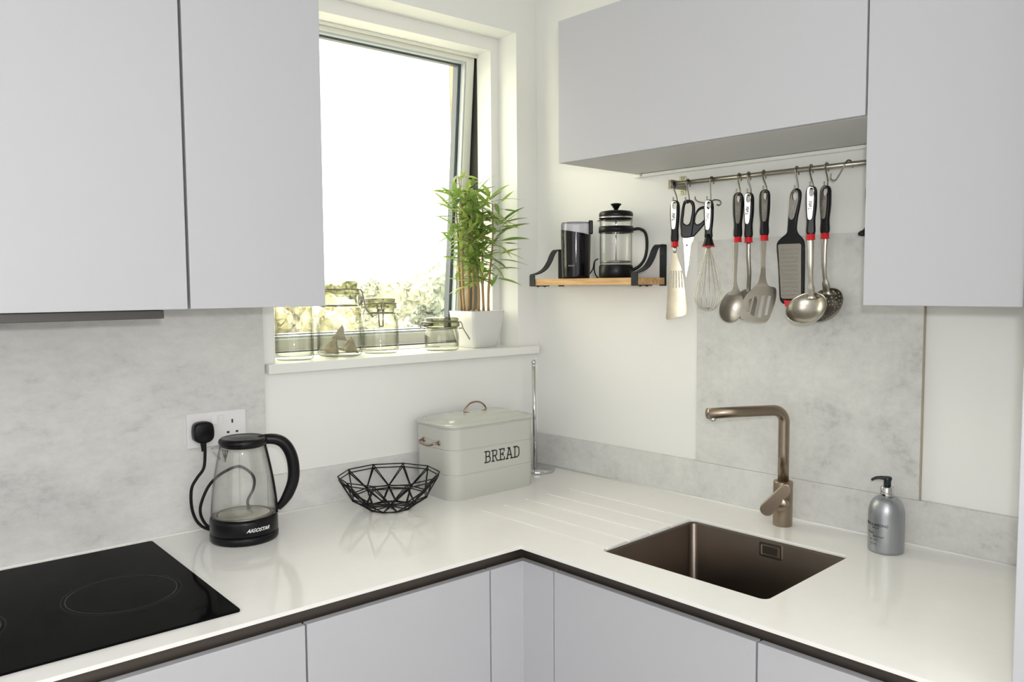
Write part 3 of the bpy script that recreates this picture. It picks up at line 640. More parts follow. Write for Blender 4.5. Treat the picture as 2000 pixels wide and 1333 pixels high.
MB().lathe([(0, -0.0030), (0.0075, -0.0030), (0.0085, -0.001), (0.0085, 0.006), (0, 0.006)], 24, Matrix.Translation(d*0.190+Vector((0, 0, zt-0.0162)))).build('aerator', M_CHROME, tp)
# lever: boss on the viewer's left side of the body, carrying a thick slanted paddle
lt2 = Matrix.Rotation(-1.03-0.35, 4, 'Z')
MB().lathe([(0, 0.0), (0.0175, 0.0), (0.0175, 0.0245), (0.0160, 0.0265), (0, 0.0265)], 32, lt2 @ Matrix.Translation((0.004, -0.012, 0.0600)) @ Matrix.Rotation(PI/2, 4, 'X')).build('lever_boss', M_TAP, tp)
def stad(p, q, ra, rb):
    a0 = math.atan2(q[1]-p[1], q[0]-p[0]); out = []
    for k in range(13): t = a0+PI/2+PI*k/12; out.append((p[0]+ra*math.cos(t), p[1]+ra*math.sin(t)))
    for k in range(13): t = a0-PI/2+PI*k/12; out.append((q[0]+rb*math.cos(t), q[1]+rb*math.sin(t)))
    return out
me = plate(stad((-0.0300, 0.0455), (0.0135, 0.0985), 0.0168, 0.0140), (), 0.013, 0.003, False)
o = link('lever', me, M_TAP, tp); o.matrix_local = Matrix.Rotation(-1.03-0.12, 4, 'Z') @ Matrix.Translation((-0.004, -0.0335, 0.0)); autosmooth(o, 40)

bo = thing('soap_bottle', 'silver soap pump bottle with a black nozzle standing right of the sink', 'soap bottle', (-0.0830, -1.1785, 0.0), -1.142-DEL, FB)
MB().lathe([(0, 0), (0.0340, 0), (0.0368, 0.002), (0.0374, 0.006), (0.0376, 0.050), (0.0376, 0.086), (0.0366, 0.096), (0.0335, 0.107), (0.0285, 0.1155), (0.0215, 0.1215), (0.0150, 0.1243), (0, 0.1243)], 56).build('bottle_body', M_SILVER, bo)
MB().lathe([(0, 0.1243), (0.0138, 0.1243), (0.0142, 0.126), (0.0142, 0.1440), (0.0130, 0.1455), (0, 0.1455)], 40).build('collar', M_CHROME, bo)
m = MB(); m.lathe([(0, 0.1455), (0.0078, 0.1455), (0.0078, 0.158), (0.0092, 0.1605), (0.0095, 0.1655), (0.0075, 0.1675), (0, 0.1680)], 24)
m.tube(crv([(0.004, 0, 0.1630), (-0.012, 0, 0.1640), (-0.024, 0, 0.1622), (-0.0325, 0, 0.1570)], 4), [0.0058]*5+[0.0050]*4+[0.0040]*3+[0.0034], 12, flat=0.75)
m.build('pump_head', M_NOZZ, bo)
def wtext(s, size, a0, z, mt=M_INK, shear=0.0, name='label_text', sx=1.0, off=0.0):
    me = text_mesh(s, size, 0.00015, shear, off, sx); wrap(me, 0.0377, a0, z); return link(name, me, mt, bo)
wtext('BAYLIS & HARDING', 0.0085, -0.72, 0.0640, sx=0.84, off=0.0001)
wtext('ENGLAND', 0.0036, -0.62, 0.0575)
wtext('Men\'s', 0.0075, -0.98, 0.0455, shear=0.4)
wtext('hand wash', 0.0060, -0.46, 0.0390, shear=0.4)
for k, (a, zz, wd) in enumerate(((-0.72, 0.0310, 0.022), (-0.62, 0.0265, 0.026), (-0.70, 0.0215, 0.020), (-0.64, 0.0170, 0.024))):
    me = MB().box(-wd/2, wd/2, -0.00015, 0.00015, -0.00045, 0.00045)
    m2 = MB(); nseg = 8
    for i in range(nseg):
        if i % 4 != 3: m2.box(-wd/2+wd*i/nseg, -wd/2+wd*(i+0.9)/nseg, -0.00015, 0.00015, -0.00055, 0.00055)
    me = wrap(m2.mesh('fine_print'), 0.0377, a, zz); link('fine_print', me, M_GINK if k % 2 else M_INK, bo)

# ================================================================== jars on the sill
SZ = 0.3986
def jar(loc, r, hb, rn, hn, hl, rl, label, latch, rz=0.0, clamp=True, name='storage_jar', swing=0.35):
    """body radius r, shoulder height hb, neck radius rn up to hn, lid radius rl up to hl; latch angle from viewer front (+ = right)"""
    t = thing(name, label, 'jar', (loc[0], loc[1], SZ), rz, group='glass clip-top jars on the window sill')
    o = [(0.0, 0.0), (r*0.86, 0.0), (r*0.97, 0.004), (r, 0.012), (r, hb-0.018), (r*0.985, hb-0.009), (r*0.93, hb-0.001), (rn, hb+0.004), (rn, hn)]
    i = [(rn-0.0035, hn), (rn-0.0035, hb+0.002), (r*0.90-0.001, hb-0.006), (r-0.0035, hb-0.018), (r-0.0035, 0.017), (r*0.9, 0.010), (0.0, 0.0085)]
    MB().lathe(o+i, 56).build('jar_body', M_JAR, t)
    MB().lathe([(rn-0.004, hn+0.0005), (rl, hn+0.0005), (rl+0.0005, hn+0.006), (rl, hn+0.013), (rl-0.004, hn+0.0150), (rl-0.002, hl-0.003), (rl-0.008, hl), (rl*0.55, hl-0.001), (0, hl-0.002)], 56).build('jar_lid', M_LID, t)
    if clamp:
        MB().tube([(1.012*rn*math.cos(a), 1.012*rn*math.sin(a), hb+0.0075) for a in [2*PI*k/48 for k in range(48)]], 0.0019, 8, closed=True).build('neck_wire', M_DSTEEL, t)
        MB().tube([((rl+0.0012)*math.cos(a), (rl+0.0012)*math.sin(a), hn+0.0155) for a in [2*PI*k/48 for k in range(48)]], 0.0017, 8, closed=True).build('lid_wire', M_DSTEEL, t)
        R = Matrix.Rotation(latch, 4, 'Z'); rw = 0.0018; rb_ = max(rn, rl)+0.003
        m = MB()
        for s in (-1, 1):
            m.tube(crv([(s*0.0085, -rb_+0.002, hn+0.0155), (s*0.0085, -rb_-0.004, hn+0.010), (s*0.0085, -rb_-0.006, hn-0.004), (s*0.009, -rn-0.004, hb+0.006)], 3), rw, 8, T=R)
            m.tube([(s*0.0065, -rb_-0.007, hn-0.003), (s*0.0062, -rb_-0.0105-swing*0.01, hb-0.004), (s*0.0052, -rb_-0.0125-swing*0.045, hb-0.030+swing*0.006)], rw, 8, T=R)
        m.tube([(-0.0052, -rb_-0.0125-swing*0.045, hb-0.030+swing*0.006), (0.0052, -rb_-0.0125-swing*0.045, hb-0.030+swing*0.006)], rw, 8, T=R)
        m.tube([(-0.0095, -rb_-0.006, hn-0.003), (0.0095, -rb_-0.006, hn-0.003)], rw*1.3, 8, T=R)
        m.build('latch', M_DSTEEL, t)
        m = MB()
        for s in (-1, 1): m.tube(crv([(s*0.007, rb_-0.003, hn+0.0155), (s*0.007, rb_+0.006, hn+0.012), (s*0.007, rb_+0.007, hn-0.002), (s*0.007, rn+0.002, hb+0.006)], 3), rw, 8, T=R)
        m.tube([(-0.007, rb_+0.0065, hn+0.006), (0.007, rb_+0.0065, hn+0.006)], rw, 8, T=R); m.build('hinge', M_DSTEEL, t)
    return t
jar((-0.8275, 0.0745), 0.0520, 0.185, 0.046, 0.215, 0.245, 0.050, 'leftmost tall straight glass jar, its top hidden behind the wall cupboard', 1.2)
jar((-0.6715, 0.1070), 0.0640, 0.137, 0.053, 0.176, 0.2150, 0.058, 'largest clip-top glass jar with tea bags in the bottom', PI/2-0.45, rz=0.0, swing=0.5)
jar((-0.5370, 0.1055), 0.0540, 0.112, 0.044, 0.1330, 0.1640, 0.049, 'empty medium clip-top glass jar with its clip facing the room', -0.50, swing=0.05)
jar((-0.3450, 0.0600), 0.0530, 0.061, 0.048, 0.0725, 0.1010, 0.0550, 'small squat clip-top glass jar next to the plant pot', PI/2-0.62, swing=0.35)
def teabag(x, y, z, e, s, label):
    m = MB(); a = s
    P_ = [Vector((a, a*0.1, -a*0.6)), Vector((-a*0.9, a*0.7, -a*0.6)), Vector((-a*0.6, -a*0.9, -a*0.6)), Vector((0, 0, a*0.95))]
    fs = [(0, 2, 1), (0, 1, 3), (1, 2, 3), (2, 0, 3)]
    me = bpy.data.meshes.new('tea_bag'); me.from_pydata([tuple(p) for p in P_], [], fs)
    o = link('tea_bag', me, M_TEA, None, FA @ Matrix.Translation((x, y, z+SZ)) @ e.to_matrix().to_4x4())
    sb = o.modifiers.new('s', 'SUBSURF'); sb.subdivision_type = 'SIMPLE'; sb.levels = 4; sb.render_levels = 4
    dp = o.modifiers.new('d', 'DISPLACE'); tx = bpy.data.textures.new('crumple', 'CLOUDS'); tx.noise_scale = 0.02; dp.texture = tx; dp.strength = 0.006
    tag(o, label, 'tea bag', 'tea bags in the largest jar')
from mathutils import Euler
teabag(-0.698, 0.092, 0.0275, Euler((0.1, 0.2, 0.4)), 0.0310, 'tea bag lying at the left of the pile in the largest jar')
teabag(-0.648, 0.092, 0.0280, Euler((0.2, -0.1, 2.0)), 0.0300, 'tea bag lying at the right of the pile in the largest jar')
teabag(-0.672, 0.100, 0.0665, Euler((0.25, -0.2, 0.9)), 0.0270, 'tea bag resting on top of the pile in the largest jar')
teabag(-0.674, 0.139, 0.0250, Euler((-0.2, 0.2, 4.0)), 0.0210, 'tea bag at the back of the pile in the largest jar')

# ================================================================== potted bamboo
PX, PY = -0.1900, 0.0820
pot = thing('potted_bamboo', 'artificial bamboo plant with green leaves in a square white pot on the sill', 'potted plant', (PX, PY, SZ))
def sq(s, z, r): return rrect(-s, s, -s, s, r, 5, z)
m = MB(); m.loft([sq(0.044, 0.0, 0.008), sq(0.0465, 0.002, 0.010), sq(0.0555, 0.040, 0.011), sq(0.0625, 0.080, 0.011), sq(0.0665, 0.1165, 0.010), sq(0.0660, 0.1185, 0.010), sq(0.0615, 0.1185, 0.008), sq(0.0600, 0.108, 0.008)], True, True)
o = m.build('pot', M_POT, pot); autosmooth(o, 40)
m = MB(); m.loft([sq(0.0590, 0.1082, 0.008), sq(0.058, 0.1105, 0.008)]); m.build('soil', M_SOIL, pot)
rnd = random.Random(11)
rr0 = Vector((0.7641, -0.6451, 0))     # sideways across the view
ff0 = Vector((0.6451, 0.7641, 0))
canes = []
for (l0, f0, l1, h) in ((-0.050, 0.010, -0.066, 0.49), (-0.036, -0.012, -0.052, 0.545), (-0.024, 0.014, -0.030, 0.50), (-0.008, -0.014, -0.012, 0.51), (0.022, 0.0, 0.020, 0.46), (0.040, -0.008, 0.055, 0.46), (0.004, 0.018, 0.0, 0.42)):
    a = rr0*l0+ff0*f0; b = rr0*l1+ff0*(f0*0.6-0.01); pts = []
    for i in range(13):
        t = i/12; p = a.lerp(b, t) + Vector((0.003*math.sin(7*t+l0*80), 0.003*math.cos(5*t+f0*90), 0)); p.z = 0.105+(h-0.105)*t; pts.append(p)
    cn = MB().tube(pts, [0.0042-0.0026*i/12+(0.0005 if i % 3 == 0 else 0) for i in range(13)], 8).build('cane', M_CANE, pot); canes.append((pts, cn))
def leaf(m, p, d, L, W, droop):
    d = d.normalized(); side = d.cross(Vector((0, 0, 1)))
    if side.length < 0.1: side = Vector((1, 0, 0))
    side = (side.normalized()*math.cos(0.5) + Vector((rnd.uniform(-1, 1), rnd.uniform(-1, 1), rnd.uniform(-1, 1)))*0.5).normalized()
    pts = []; c = Vector(p); dd = Vector(d); N_ = 7; fold = d.cross(side).normalized()*0.18
    vs = []
    for i in range(N_+1):
        t = i/N_; wv = W*(math.sin(PI*min(1, t**0.75))**0.9)*(1-0.15*t) if 0 < i < N_ else 0.0003
        vs += [c-side*wv+fold*wv, c, c+side*wv+fold*wv]
        dd = (dd+Vector((0, 0, -droop/N_))).normalized(); c = c+dd*L/N_
    for v in vs:
        X, Y, Z = v.x+PX, v.y+PY, v.z
        if Y > 0.168 or Z < 0.122 and abs(v.x) < 0.07 and abs(v.y) < 0.07: return False
        if X > -0.080 and Y > 0.004: return False
        if X > -0.110 and Y > 0.10: return False
        if X > -0.012: return False
        if X < -0.255 and Z < 0.13: return False
    fs = []
    for i in range(N_):
        for j in (0, 1): fs.append((i*3+j, i*3+j+1, (i+1)*3+j+1, (i+1)*3+j))
    m.add(vs, fs, True); return True
for ci, (pts, cn) in enumerate(canes):
    m = MB(); cnt = 0; tries = 0
    top_z = pts[-1].z
    while cnt < 58 and tries < 900:
        tries += 1
        t = rnd.random()**0.75*0.80+0.22
        if t > 1: t = 1
        if pts[0].z+(top_z-pts[0].z)*t < 0.20 and rnd.random() < 0.75: continue
        i = int(t*11.999); p = pts[i].lerp(pts[min(12, i+1)], t*12-i if i < 12 else 0)
        a = rnd.uniform(0, 2*PI); el = rnd.uniform(-0.35, 0.95)
        out = Vector((math.cos(a)*math.cos(el), math.sin(a)*math.cos(el), math.sin(el)))
        tw = out*rnd.uniform(0.002, 0.045); tw.z = abs(tw.z)*0.7
        if leaf(m, p+tw, out, rnd.uniform(0.045, 0.095), rnd.uniform(0.0055, 0.0095), rnd.uniform(0.2, 0.9)):
            m.tube([p, p+tw], 0.0006, 4); cnt += 1
    fo_ = m.build('foliage', M_LEAF, cn, fix=False)
# a few long leaves reaching right over the sill corner
m = MB(); ctr = canes[5][0]
for z, el, L, az in ((0.275, 0.10, 0.105, -0.45), (0.375, 0.55, 0.10, -0.55), (0.33, 0.35, 0.095, -0.75), (0.215, 0.0, 0.085, -0.6), (0.40, 0.8, 0.09, -0.7), (0.30, -0.1, 0.09, -0.9), (0.25, 0.3, 0.08, -0.3)):
    i = min(12, int((z-0.105)/(0.43-0.105)*12)); p = ctr[i] + Vector((0.006, -0.032, 0)); out = Vector((math.cos(az)*math.cos(el), math.sin(az)*math.cos(el), math.sin(el)))
    leaf(m, p, out, L, 0.0090, 0.55); m.tube([ctr[i], p], 0.0007, 4)
m.build('foliage', M_LEAF, canes[5][1], fix=False)

# ================================================================== wall shelf with grinder and coffee press
sf = thing('wall_shelf', 'small oak shelf on black strap brackets, left of the hanging utensils', 'shelf', (0.0, -0.30, 0.5972), 0, FB)
m = MB(); m.box(-0.118, 0.0095, -0.207, 0.205, 0.0, 0.0195); m.build('board', M_WOOD, sf, bevel=0.001)
def strap(y):
    """flat bar in the x-z plane, 22 mm wide"""
    p = [(0.0105, 0.004), (0.0105, 0.1120)]
    arm = crv([(0.0105, 0, 0.1120), (0.001, 0, 0.1125), (-0.0160, 0, 0.1110), (-0.030, 0, 0.0975), (-0.044, 0, 0.0740), (-0.064, 0, 0.0525), (-0.090, 0, 0.0395), (-0.1190, 0, 0.0330)], 5)
    tail = [Vector((-0.1205, 0, 0.0315)), Vector((-0.1205, 0, -0.0022)), Vector((-0.1150, 0, -0.0022)), Vector((-0.055, 0, -0.0022))]
    m = MB()
    def bar(path, th=0.0028, wd=0.0225):
        n = len(path); L = []
        for i, q in enumerate(path):
            t = (path[min(i+1, n-1)]-path[max(i-1, 0)]).normalized(); nn = Vector((-t.z, 0, t.x))
            if 0 < i < n-1:
                d1 = (path[i]-path[i-1]).normalized(); nn = nn/max(0.6, t.dot(d1))
            L.append([q+nn*th/2+Vector((0, -wd/2, 0)), q+nn*th/2+Vector((0, wd/2, 0)), q-nn*th/2+Vector((0, wd/2, 0)), q-nn*th/2+Vector((0, -wd/2, 0))])
        m.loft(L, True, True, False, T=Matrix.Translation((0, y, 0)))
    bar([Vector((0.0102, 0, -0.004)), Vector((0.0102, 0, 0.1125))]); bar([Vector(q) for q in arm]); bar(tail)
    m.lathe([(0, -0.0058), (0.003, -0.0055), (0.0038, -0.0036), (0, -0.0036)], 12, Matrix.Translation((-0.095, y, 0))); m.lathe([(0, -0.0058), (0.003, -0.0055), (0.0038, -0.0036), (0, -0.0036)], 12, Matrix.Translation((-0.065, y, 0)))
    m.build('bracket', M_BRKT, sf, bevel=0.0005)
strap(0.2005); strap(-0.2005)
SHZ = 0.5972+0.0196
gy = -0.2245
gr = thing('coffee_grinder', 'glossy black electric coffee grinder with clear lid at the left of the shelf', 'coffee grinder', (-0.056, gy, SHZ), -0.780-DEL, FB)
GZ = 0.171
def gcut(x): return 0.148 - (x+0.046)/0.092*0.0165
nn = 48
def gl(z, r, cut=False): return [(r*math.cos(2*PI*k/nn), r*math.sin(2*PI*k/nn), gcut(r*math.cos(2*PI*k/nn)) if cut else z) for k in range(nn)]
m = MB(); m.loft([gl(0.0, 0.040), gl(0.002, 0.0415), gl(0.006, 0.042), gl(0.05, 0.0438), gl(0.12, 0.0455), gl(0, 0.0462, True), gl(0, 0.0440, True)], True, True); o = m.build('body', M_GBLACK, gr); autosmooth(o, 45)
m = MB(); m.loft([gl(0, 0.0458, True), gl(0.167, 0.0450), gl(0.1705, 0.0435), gl(0.1710, 0.040), gl(0.1695, 0.039), gl(0.166, 0.0430), gl(0, 0.0438, True)], False, False)
m.loft([gl(0.1705, 0.041), gl(0.1700, 0.041)], True, True); o = m.build('lid', M_SMOKE, gr); autosmooth(o, 45)
m = MB(); m.box(0.0385, 0.0515, -0.010, 0.010, 0.1345, 0.1765); o = m.build('switch_button', M_BLACK, gr, bevel=0.003)
me = text_mesh('KRUPS', 0.0062, 0.0001, 0, 0.0001, 1.1); wrap(me, 0.04375, -0.33, 0.0385); link('logo', me, M_GINK, gr)
m = MB(); m.tube(crv([(0.040, 0.016, 0.012), (0.052, 0.018, 0.030), (0.057, 0.022, 0.052), (0.066, 0.030, 0.060), (0.082, 0.040, 0.062), (0.100, 0.045, 0.052), (0.112, 0.050, 0.035)], 5), 0.0018, 8)
m.tube(crv([(0.057, 0.022, 0.052), (0.056, 0.02, 0.030), (0.060, 0.018, 0.012), (0.068, 0.022, 0.0025), (0.062, 0.030, 0.0022)], 5), 0.0018, 8); m.build('cord', M_RUBBER, gr)

fp = thing('coffee_press', 'glass coffee plunger jug with black frame at the middle of the shelf', 'coffee press', (-0.056, -0.3815, SHZ), -0.829-DEL, FB)
MB().lathe([(0, 0), (0.0475, 0), (0.0490, 0.002), (0.0492, 0.034), (0.0475, 0.0375), (0.0440, 0.038), (0, 0.038)], 56).build('base', M_BLACK, fp)
MB().lathe([(0.0455, 0.038), (0.0465, 0.042), (0.0468, 0.10), (0.0468, 0.155), (0.0480, 0.171), (0.0470, 0.171), (0.0455, 0.155), (0.0455, 0.042), (0.044, 0.039)], 56, close=True).build('beaker', M_KGL, fp)
MB().tube([(-0.0455, -0.008, 0.168), (-0.053, 0, 0.166), (-0.0455, 0.008, 0.168)], 0.0022, 8).build('beaker_lip', M_KGL, fp)
MB().lathe([(0.0478, 0.131), (0.0500, 0.131), (0.0500, 0.149), (0.0478, 0.149)], 56, close=True).build('collar', M_BLACK, fp)
MB().lathe([(0.0, 0.1665), (0.0440, 0.1665), (0.0440, 0.1695), (0.0485, 0.1720), (0.0495, 0.183), (0.0485, 0.1885), (0.0440, 0.1925), (0.025, 0.1955), (0, 0.1965)], 56).build('lid', M_BLACK, fp)
MB().lathe([(0.0475, 0.1722), (0.0500, 0.1722), (0.0502, 0.1765), (0.0475, 0.1765)], 56, close=True).build('lid_band', M_CHROME, fp)
MB().lathe([(0, 0.1955), (0.0055, 0.1955), (0.0060, 0.199), (0.0115, 0.2085), (0.0160, 0.2125), (0.0150, 0.2150), (0.008, 0.2165), (0, 0.2165)], 32).build('knob', M_BLACK, fp)
MB().tube([(0, 0, 0.045), (0, 0, 0.168)], 0.0018, 10).build('plunger_rod', M_CHROME, fp)
MB().lathe([(0, 0.045), (0.0440, 0.045), (0.0445, 0.0475), (0.040, 0.050), (0, 0.0505)], 48).build('plunger_disc', M_STEELW, fp)
for a in (-1, 1):
    MB().box(-0.003, 0.003, -0.0500, -0.0470, 0.036, 0.132, Matrix.Rotation(a*0.95, 4, 'Z')).build('frame_strip', M_BLACK, fp) if a == 2 else None
hp = crv([(0.047, 0, 0.1400), (0.066, 0, 0.1420), (0.082, 0, 0.1330), (0.0885, 0, 0.112), (0.0880, 0, 0.078), (0.081, 0, 0.052), (0.066, 0, 0.0330), (0.047, 0, 0.0225)], 5)
MB().tube(hp, 0.0062, 14, flat=0.72, up=(1, 0, 0)).build('handle', M_BLACK, fp)

# ================================================================== utensil rail
RX, RZ = -0.050, 0.8693
rl = thing('utensil_rail', 'stainless steel utensil rail on the wall under the long cupboard', 'utensil rail', (RX, -0.83, RZ), 0, FB)
MB().tube([(0, 0.254, 0.0012), (0, -0.40, -0.0014)], 0.0063, 20).build('rail_bar', M_STEELW, rl)
m = MB(); m.box(-0.0085, 0.0620, 0.252, 0.2555, -0.0115, 0.0125); m.box(-0.0085, -0.006, 0.252, 0.2640, -0.0115, 0.0125); m.build('end_bracket', M_STEELW, rl, bevel=0.0006)
m = MB(); m.box(0.0598, 0.0618, 0.2550, 0.2770, -0.0230, 0.0285); o = m.build('wall_plate', M_BRASS, rl, bevel=0.002)
for z in (-0.0165, 0.0220):
    MB().lathe([(0.0022, -0.0012), (0.0048, -0.0012), (0.0048, 0.0004), (0.0022, 0.0004)], 16, Matrix.Translation((0.0594, 0.2660, z)) @ Matrix.Rotation(PI/2, 4, 'Y'), close=True).build('screw', M_BRASS, rl)
def hook(ytop, yb, xb, zb, label, name='s_hook'):
    """S-hook over the rail at ytop; its lower bend passes (xb, yb) with the wire centre at height zb"""
    zr = RZ - (ytop+0.83)*(-0.004) * 0
    t = thing(name, label, 'hook', (RX, ytop, RZ), 0, FB, group='S-hooks on the utensil rail')
    dx, dy, dz = xb-RX, yb-ytop, zb-RZ; rr = 0.0088
    pts = [(0.0085, 0, -0.010), (rr, 0, -0.004)] + [(rr*math.cos(a), 0, rr*math.sin(a)) for a in [PI*k/8 for k in range(9)]]
    R = 0.0088
    x1 = dx+R
    pts += [(-rr*0.9+(x1+rr*0.9)*0.35, dy*0.25, -0.012), (x1, dy*0.85, dz+R+0.010)]
    pts += [(dx+R*math.cos(a), dy, dz+R+R*math.sin(a)) for a in [-PI*k/8 for k in range(0, 9)]] + [(dx-R, dy, dz+R+0.006)]
    MB().tube(crv(pts, 3), 0.0018, 8).build('hook_wire', M_DSTEEL, t); return t

# ---- utensils: drawn in the photograph's proportions, then hung with their faces turned into the room
UX = -0.066
def uten(name, label, cat, ytop, ztop, yaw, ux=UX, tilt=0.0):
    t = thing(name, label, cat, (ux, ytop, ztop), 0, FB, group='kitchen utensils hanging from the rail')
    t.matrix_world = FB @ Matrix.Translation((ux, ytop, ztop)) @ Matrix.Rotation(math.radians(yaw)-DEL, 4, 'Z') @ Matrix.Rotation(tilt, 4, 'Y')
    return t
def handle(t, x0=0.0, L=0.124, w=0.0255, text=True, dark=False, lean=0.0, ink=None, wb=0.021):
    k = [( -0.38, -0.001), (0.0, 0.0012), (0.38, -0.001), (0.50, -0.012), (0.50, -0.030), (0.46, -0.060), (0.42, -0.090)]
    R_ = [(0.0, 0.0), (0.30, -0.0015), (0.46, -0.009), (0.50, -0.022), (0.48, -0.050)]
    out = [(x*w, z) for x, z in R_] + [(wb*0.46, -0.080), (wb*0.44, -(L-0.014)), (-wb*0.44, -(L-0.014)), (-wb*0.46, -0.080)] + [(-x*w, z) for x, z in reversed(R_[1:])]
    hole = [(-0.0035, -0.0055), (0.0005, -0.0045), (0.0042, -0.008), (0.0045, -0.015), (0.0030, -0.0225), (-0.0010, -0.0245), (-0.0045, -0.0215), (-0.0055, -0.014)]
    sh = lambda P: [(x+x0+lean*z, z) for x, z in P]
    h = link('handle', plate(sh(out), [sh(hole)], 0.0150, 0.0045), M_BLACK, t); autosmooth(h, 50)
    s1 = [(-0.0055, -0.0022), (0.0, -0.0012), (0.0055, -0.0035), (0.0070, -0.013), (0.0066, -0.040), (0.0048, -0.066), (0.0022, -0.0755), (-0.0025, -0.0765), (-0.0055, -0.072), (-0.0072, -0.050), (-0.0080, -0.020), (-0.0078, -0.008)]
    s1 = [(x-0.0022, z-0.001) for x, z in s1]
    hi = [(x*0.98, z) for x, z in hole]
    me = plate(sh(s1), [sh(hi)], 0.0012, 0.0004); ip = link('inlay', me, M_INLAY if not dark else M_DSTEEL, h); ip.location = (0, -0.0079, 0)  # dark: dimmer steel puts the shade of turned-away inlays into the colour
    if text:
        me = text_mesh('Tefal', 0.0108, 0.0001, 0, 0.0003, 1.0); me.transform(Matrix.Rotation(-PI/2, 4, 'Y'))
        lo = link('logo', me, ink or M_INK, h); lo.location = (x0-0.0028-lean*0.045, -0.0088, -0.0450)
        me.materials.clear(); me.materials.append(ink or M_INK)
    m = MB(); c_ = [(x*0.5, 0, 0) for x in ()]
    def col(z, a, b): return [((wb*0.45+a)*math.cos(q)*1.0+x0+lean*z, (0.0072+a)*math.sin(q), z) for q in [2*PI*i/28 for i in range(28)]]
    m.loft([col(-(L-0.0155), -0.001, 0), col(-(L-0.0140), 0.0002, 0), col(-(L-0.003), 0.0002, 0), col(-(L-0.0015), 0.0014, 0), col(-L, 0.0012, 0), col(-L, -0.002, 0)], True, True)
    m.build('collar', M_RED, t)
    return h
def px(P, x0, y0, s): return [((x-x0)*s, -(y-y0)*s) for x, y in P]
def bent(me, f):
    for v in me.vertices: v.co = Vector(f(v.co))
    return me
def subdivide_plate(me, zc=0.008):
    bm = bmesh.new(); bm.from_mesh(me); bmesh.ops.triangulate(bm, faces=bm.faces)
    for _ in range(3):
        es = [e for e in bm.edges if e.calc_length() > zc]
        if not es: break
        bmesh.ops.subdivide_edges(bm, edges=es, cuts=1); bmesh.ops.triangulate(bm, faces=bm.faces)
    bm.to_mesh(me); bm.free(); return me
# 1 fish slice
S = 0.2851/722
yt, zt_ = -0.5948, 0.8234
U = uten('fish_slice', 'slotted fish slice hanging first from the left, its blade pale steel', 'spatula', yt, zt_, -60); handle(U)
blade = px([(88, 735), (110, 735), (124, 790), (150, 850), (172, 960), (188, 1080), (190, 1168), (120, 1186), (40, 1205), (36, 1150), (44, 1000), (52, 860), (72, 790)], 98, 388, S)
sl = [px([(x-4+d*0.0, 868), (x+4, 868), (x+4+q, 985), (x-4+q, 985)], 98, 388, S) for x, d, q in ((70, 0, -5), (90, 0, -2), (110, 0, 2), (130, 0, 6), (148, 0, 10))]
def sml(P): return P
me = plate(smooth_loop(blade, 2), sl, 0.0013, 0.0003, False); me = subdivide_plate(me)
bent(me, lambda c: (c.x*0.88, c.y - 0.05*max(0, -c.z-0.20)**1.0*0.6 + 3.0*c.x*c.x, c.z)); b_ = link('blade', me, M_SLICE, U); autosmooth(b_, 40)
MB().tube([(0, 0, -0.122), (0, 0.0005, -0.134), (0, 0, -0.142)], [0.006, 0.0045, 0.004], 12, flat=0.5, up=(0, 1, 0)).build('shank', M_STEEL, U)
hook(-0.5805, yt, UX, zt_-0.0060, 'S-hook carrying the fish slice, leftmost on the rail')
# 2 scissors
S = 0.2851/732
yt, zt_ = -0.6343, 0.8215
U = uten('kitchen_scissors', 'open kitchen scissors with black loop handles, beside the whisk', 'scissors', yt, zt_, -54)
x0, y0 = 187, 388
A_ = px([(190, 386), (222, 394), (238, 425), (238, 490), (228, 560), (222, 620), (216, 642), (152, 642), (143, 590), (139, 540), (146, 470), (156, 412), (170, 390)], x0, y0, S)
Ah = px([(186, 408), (204, 408), (217, 432), (216, 480), (204, 540), (190, 556), (172, 552), (161, 535), (166, 480), (172, 425)], x0, y0, S)
B_ = px([(292, 432), (322, 438), (338, 465), (332, 505), (300, 560), (250, 618), (222, 642), (190, 642), (206, 600), (226, 545), (236, 490), (258, 448)], x0, y0, S)
Bh = px([(290, 452), (308, 456), (317, 475), (311, 503), (285, 538), (258, 554), (244, 548), (240, 530), (248, 490), (266, 462)], x0, y0, S)
MA = plate(A_, [Ah], 0.0085, 0.003); h = link('handle', MA, M_BLACK, U); autosmooth(h, 50)
Bm = plate(B_, [Bh], 0.0085, 0.003); bent(Bm, lambda c: (c.x, c.y+0.0045 if c.z < -0.055 else c.y+0.0015, c.z)); h = link('handle', Bm, M_BLACK, U); autosmooth(h, 50)
me = plate(px([(156, 636), (222, 636), (212, 700), (200, 830), (182, 922), (176, 900), (168, 780), (163, 700)], x0, y0, S), [], 0.0015, 0.0004, False); b_ = link('blade', me, M_STEEL, U)
me = plate(px([(196, 636), (230, 640), (226, 665), (206, 700), (198, 800), (188, 880), (180, 915), (176, 890), (172, 740)], x0, y0, S), [], 0.0013, 0.0003, False); b_ = link('blade', me, M_STEELW, U); b_.location = (0.001, 0.0025, 0)
MB().lathe([(0, 0.0), (0.0026, 0.0), (0.0030, 0.0018), (0, 0.0022)], 16, Matrix.Translation(((184-x0)*S, -0.0005, -(696-y0)*S)) @ Matrix.Rotation(PI/2, 4, 'X')).build('pivot_screw', M_CHROME, U)
hook(-0.6251, yt, UX, zt_-0.0095+0.0015, 'S-hook carrying the scissors')
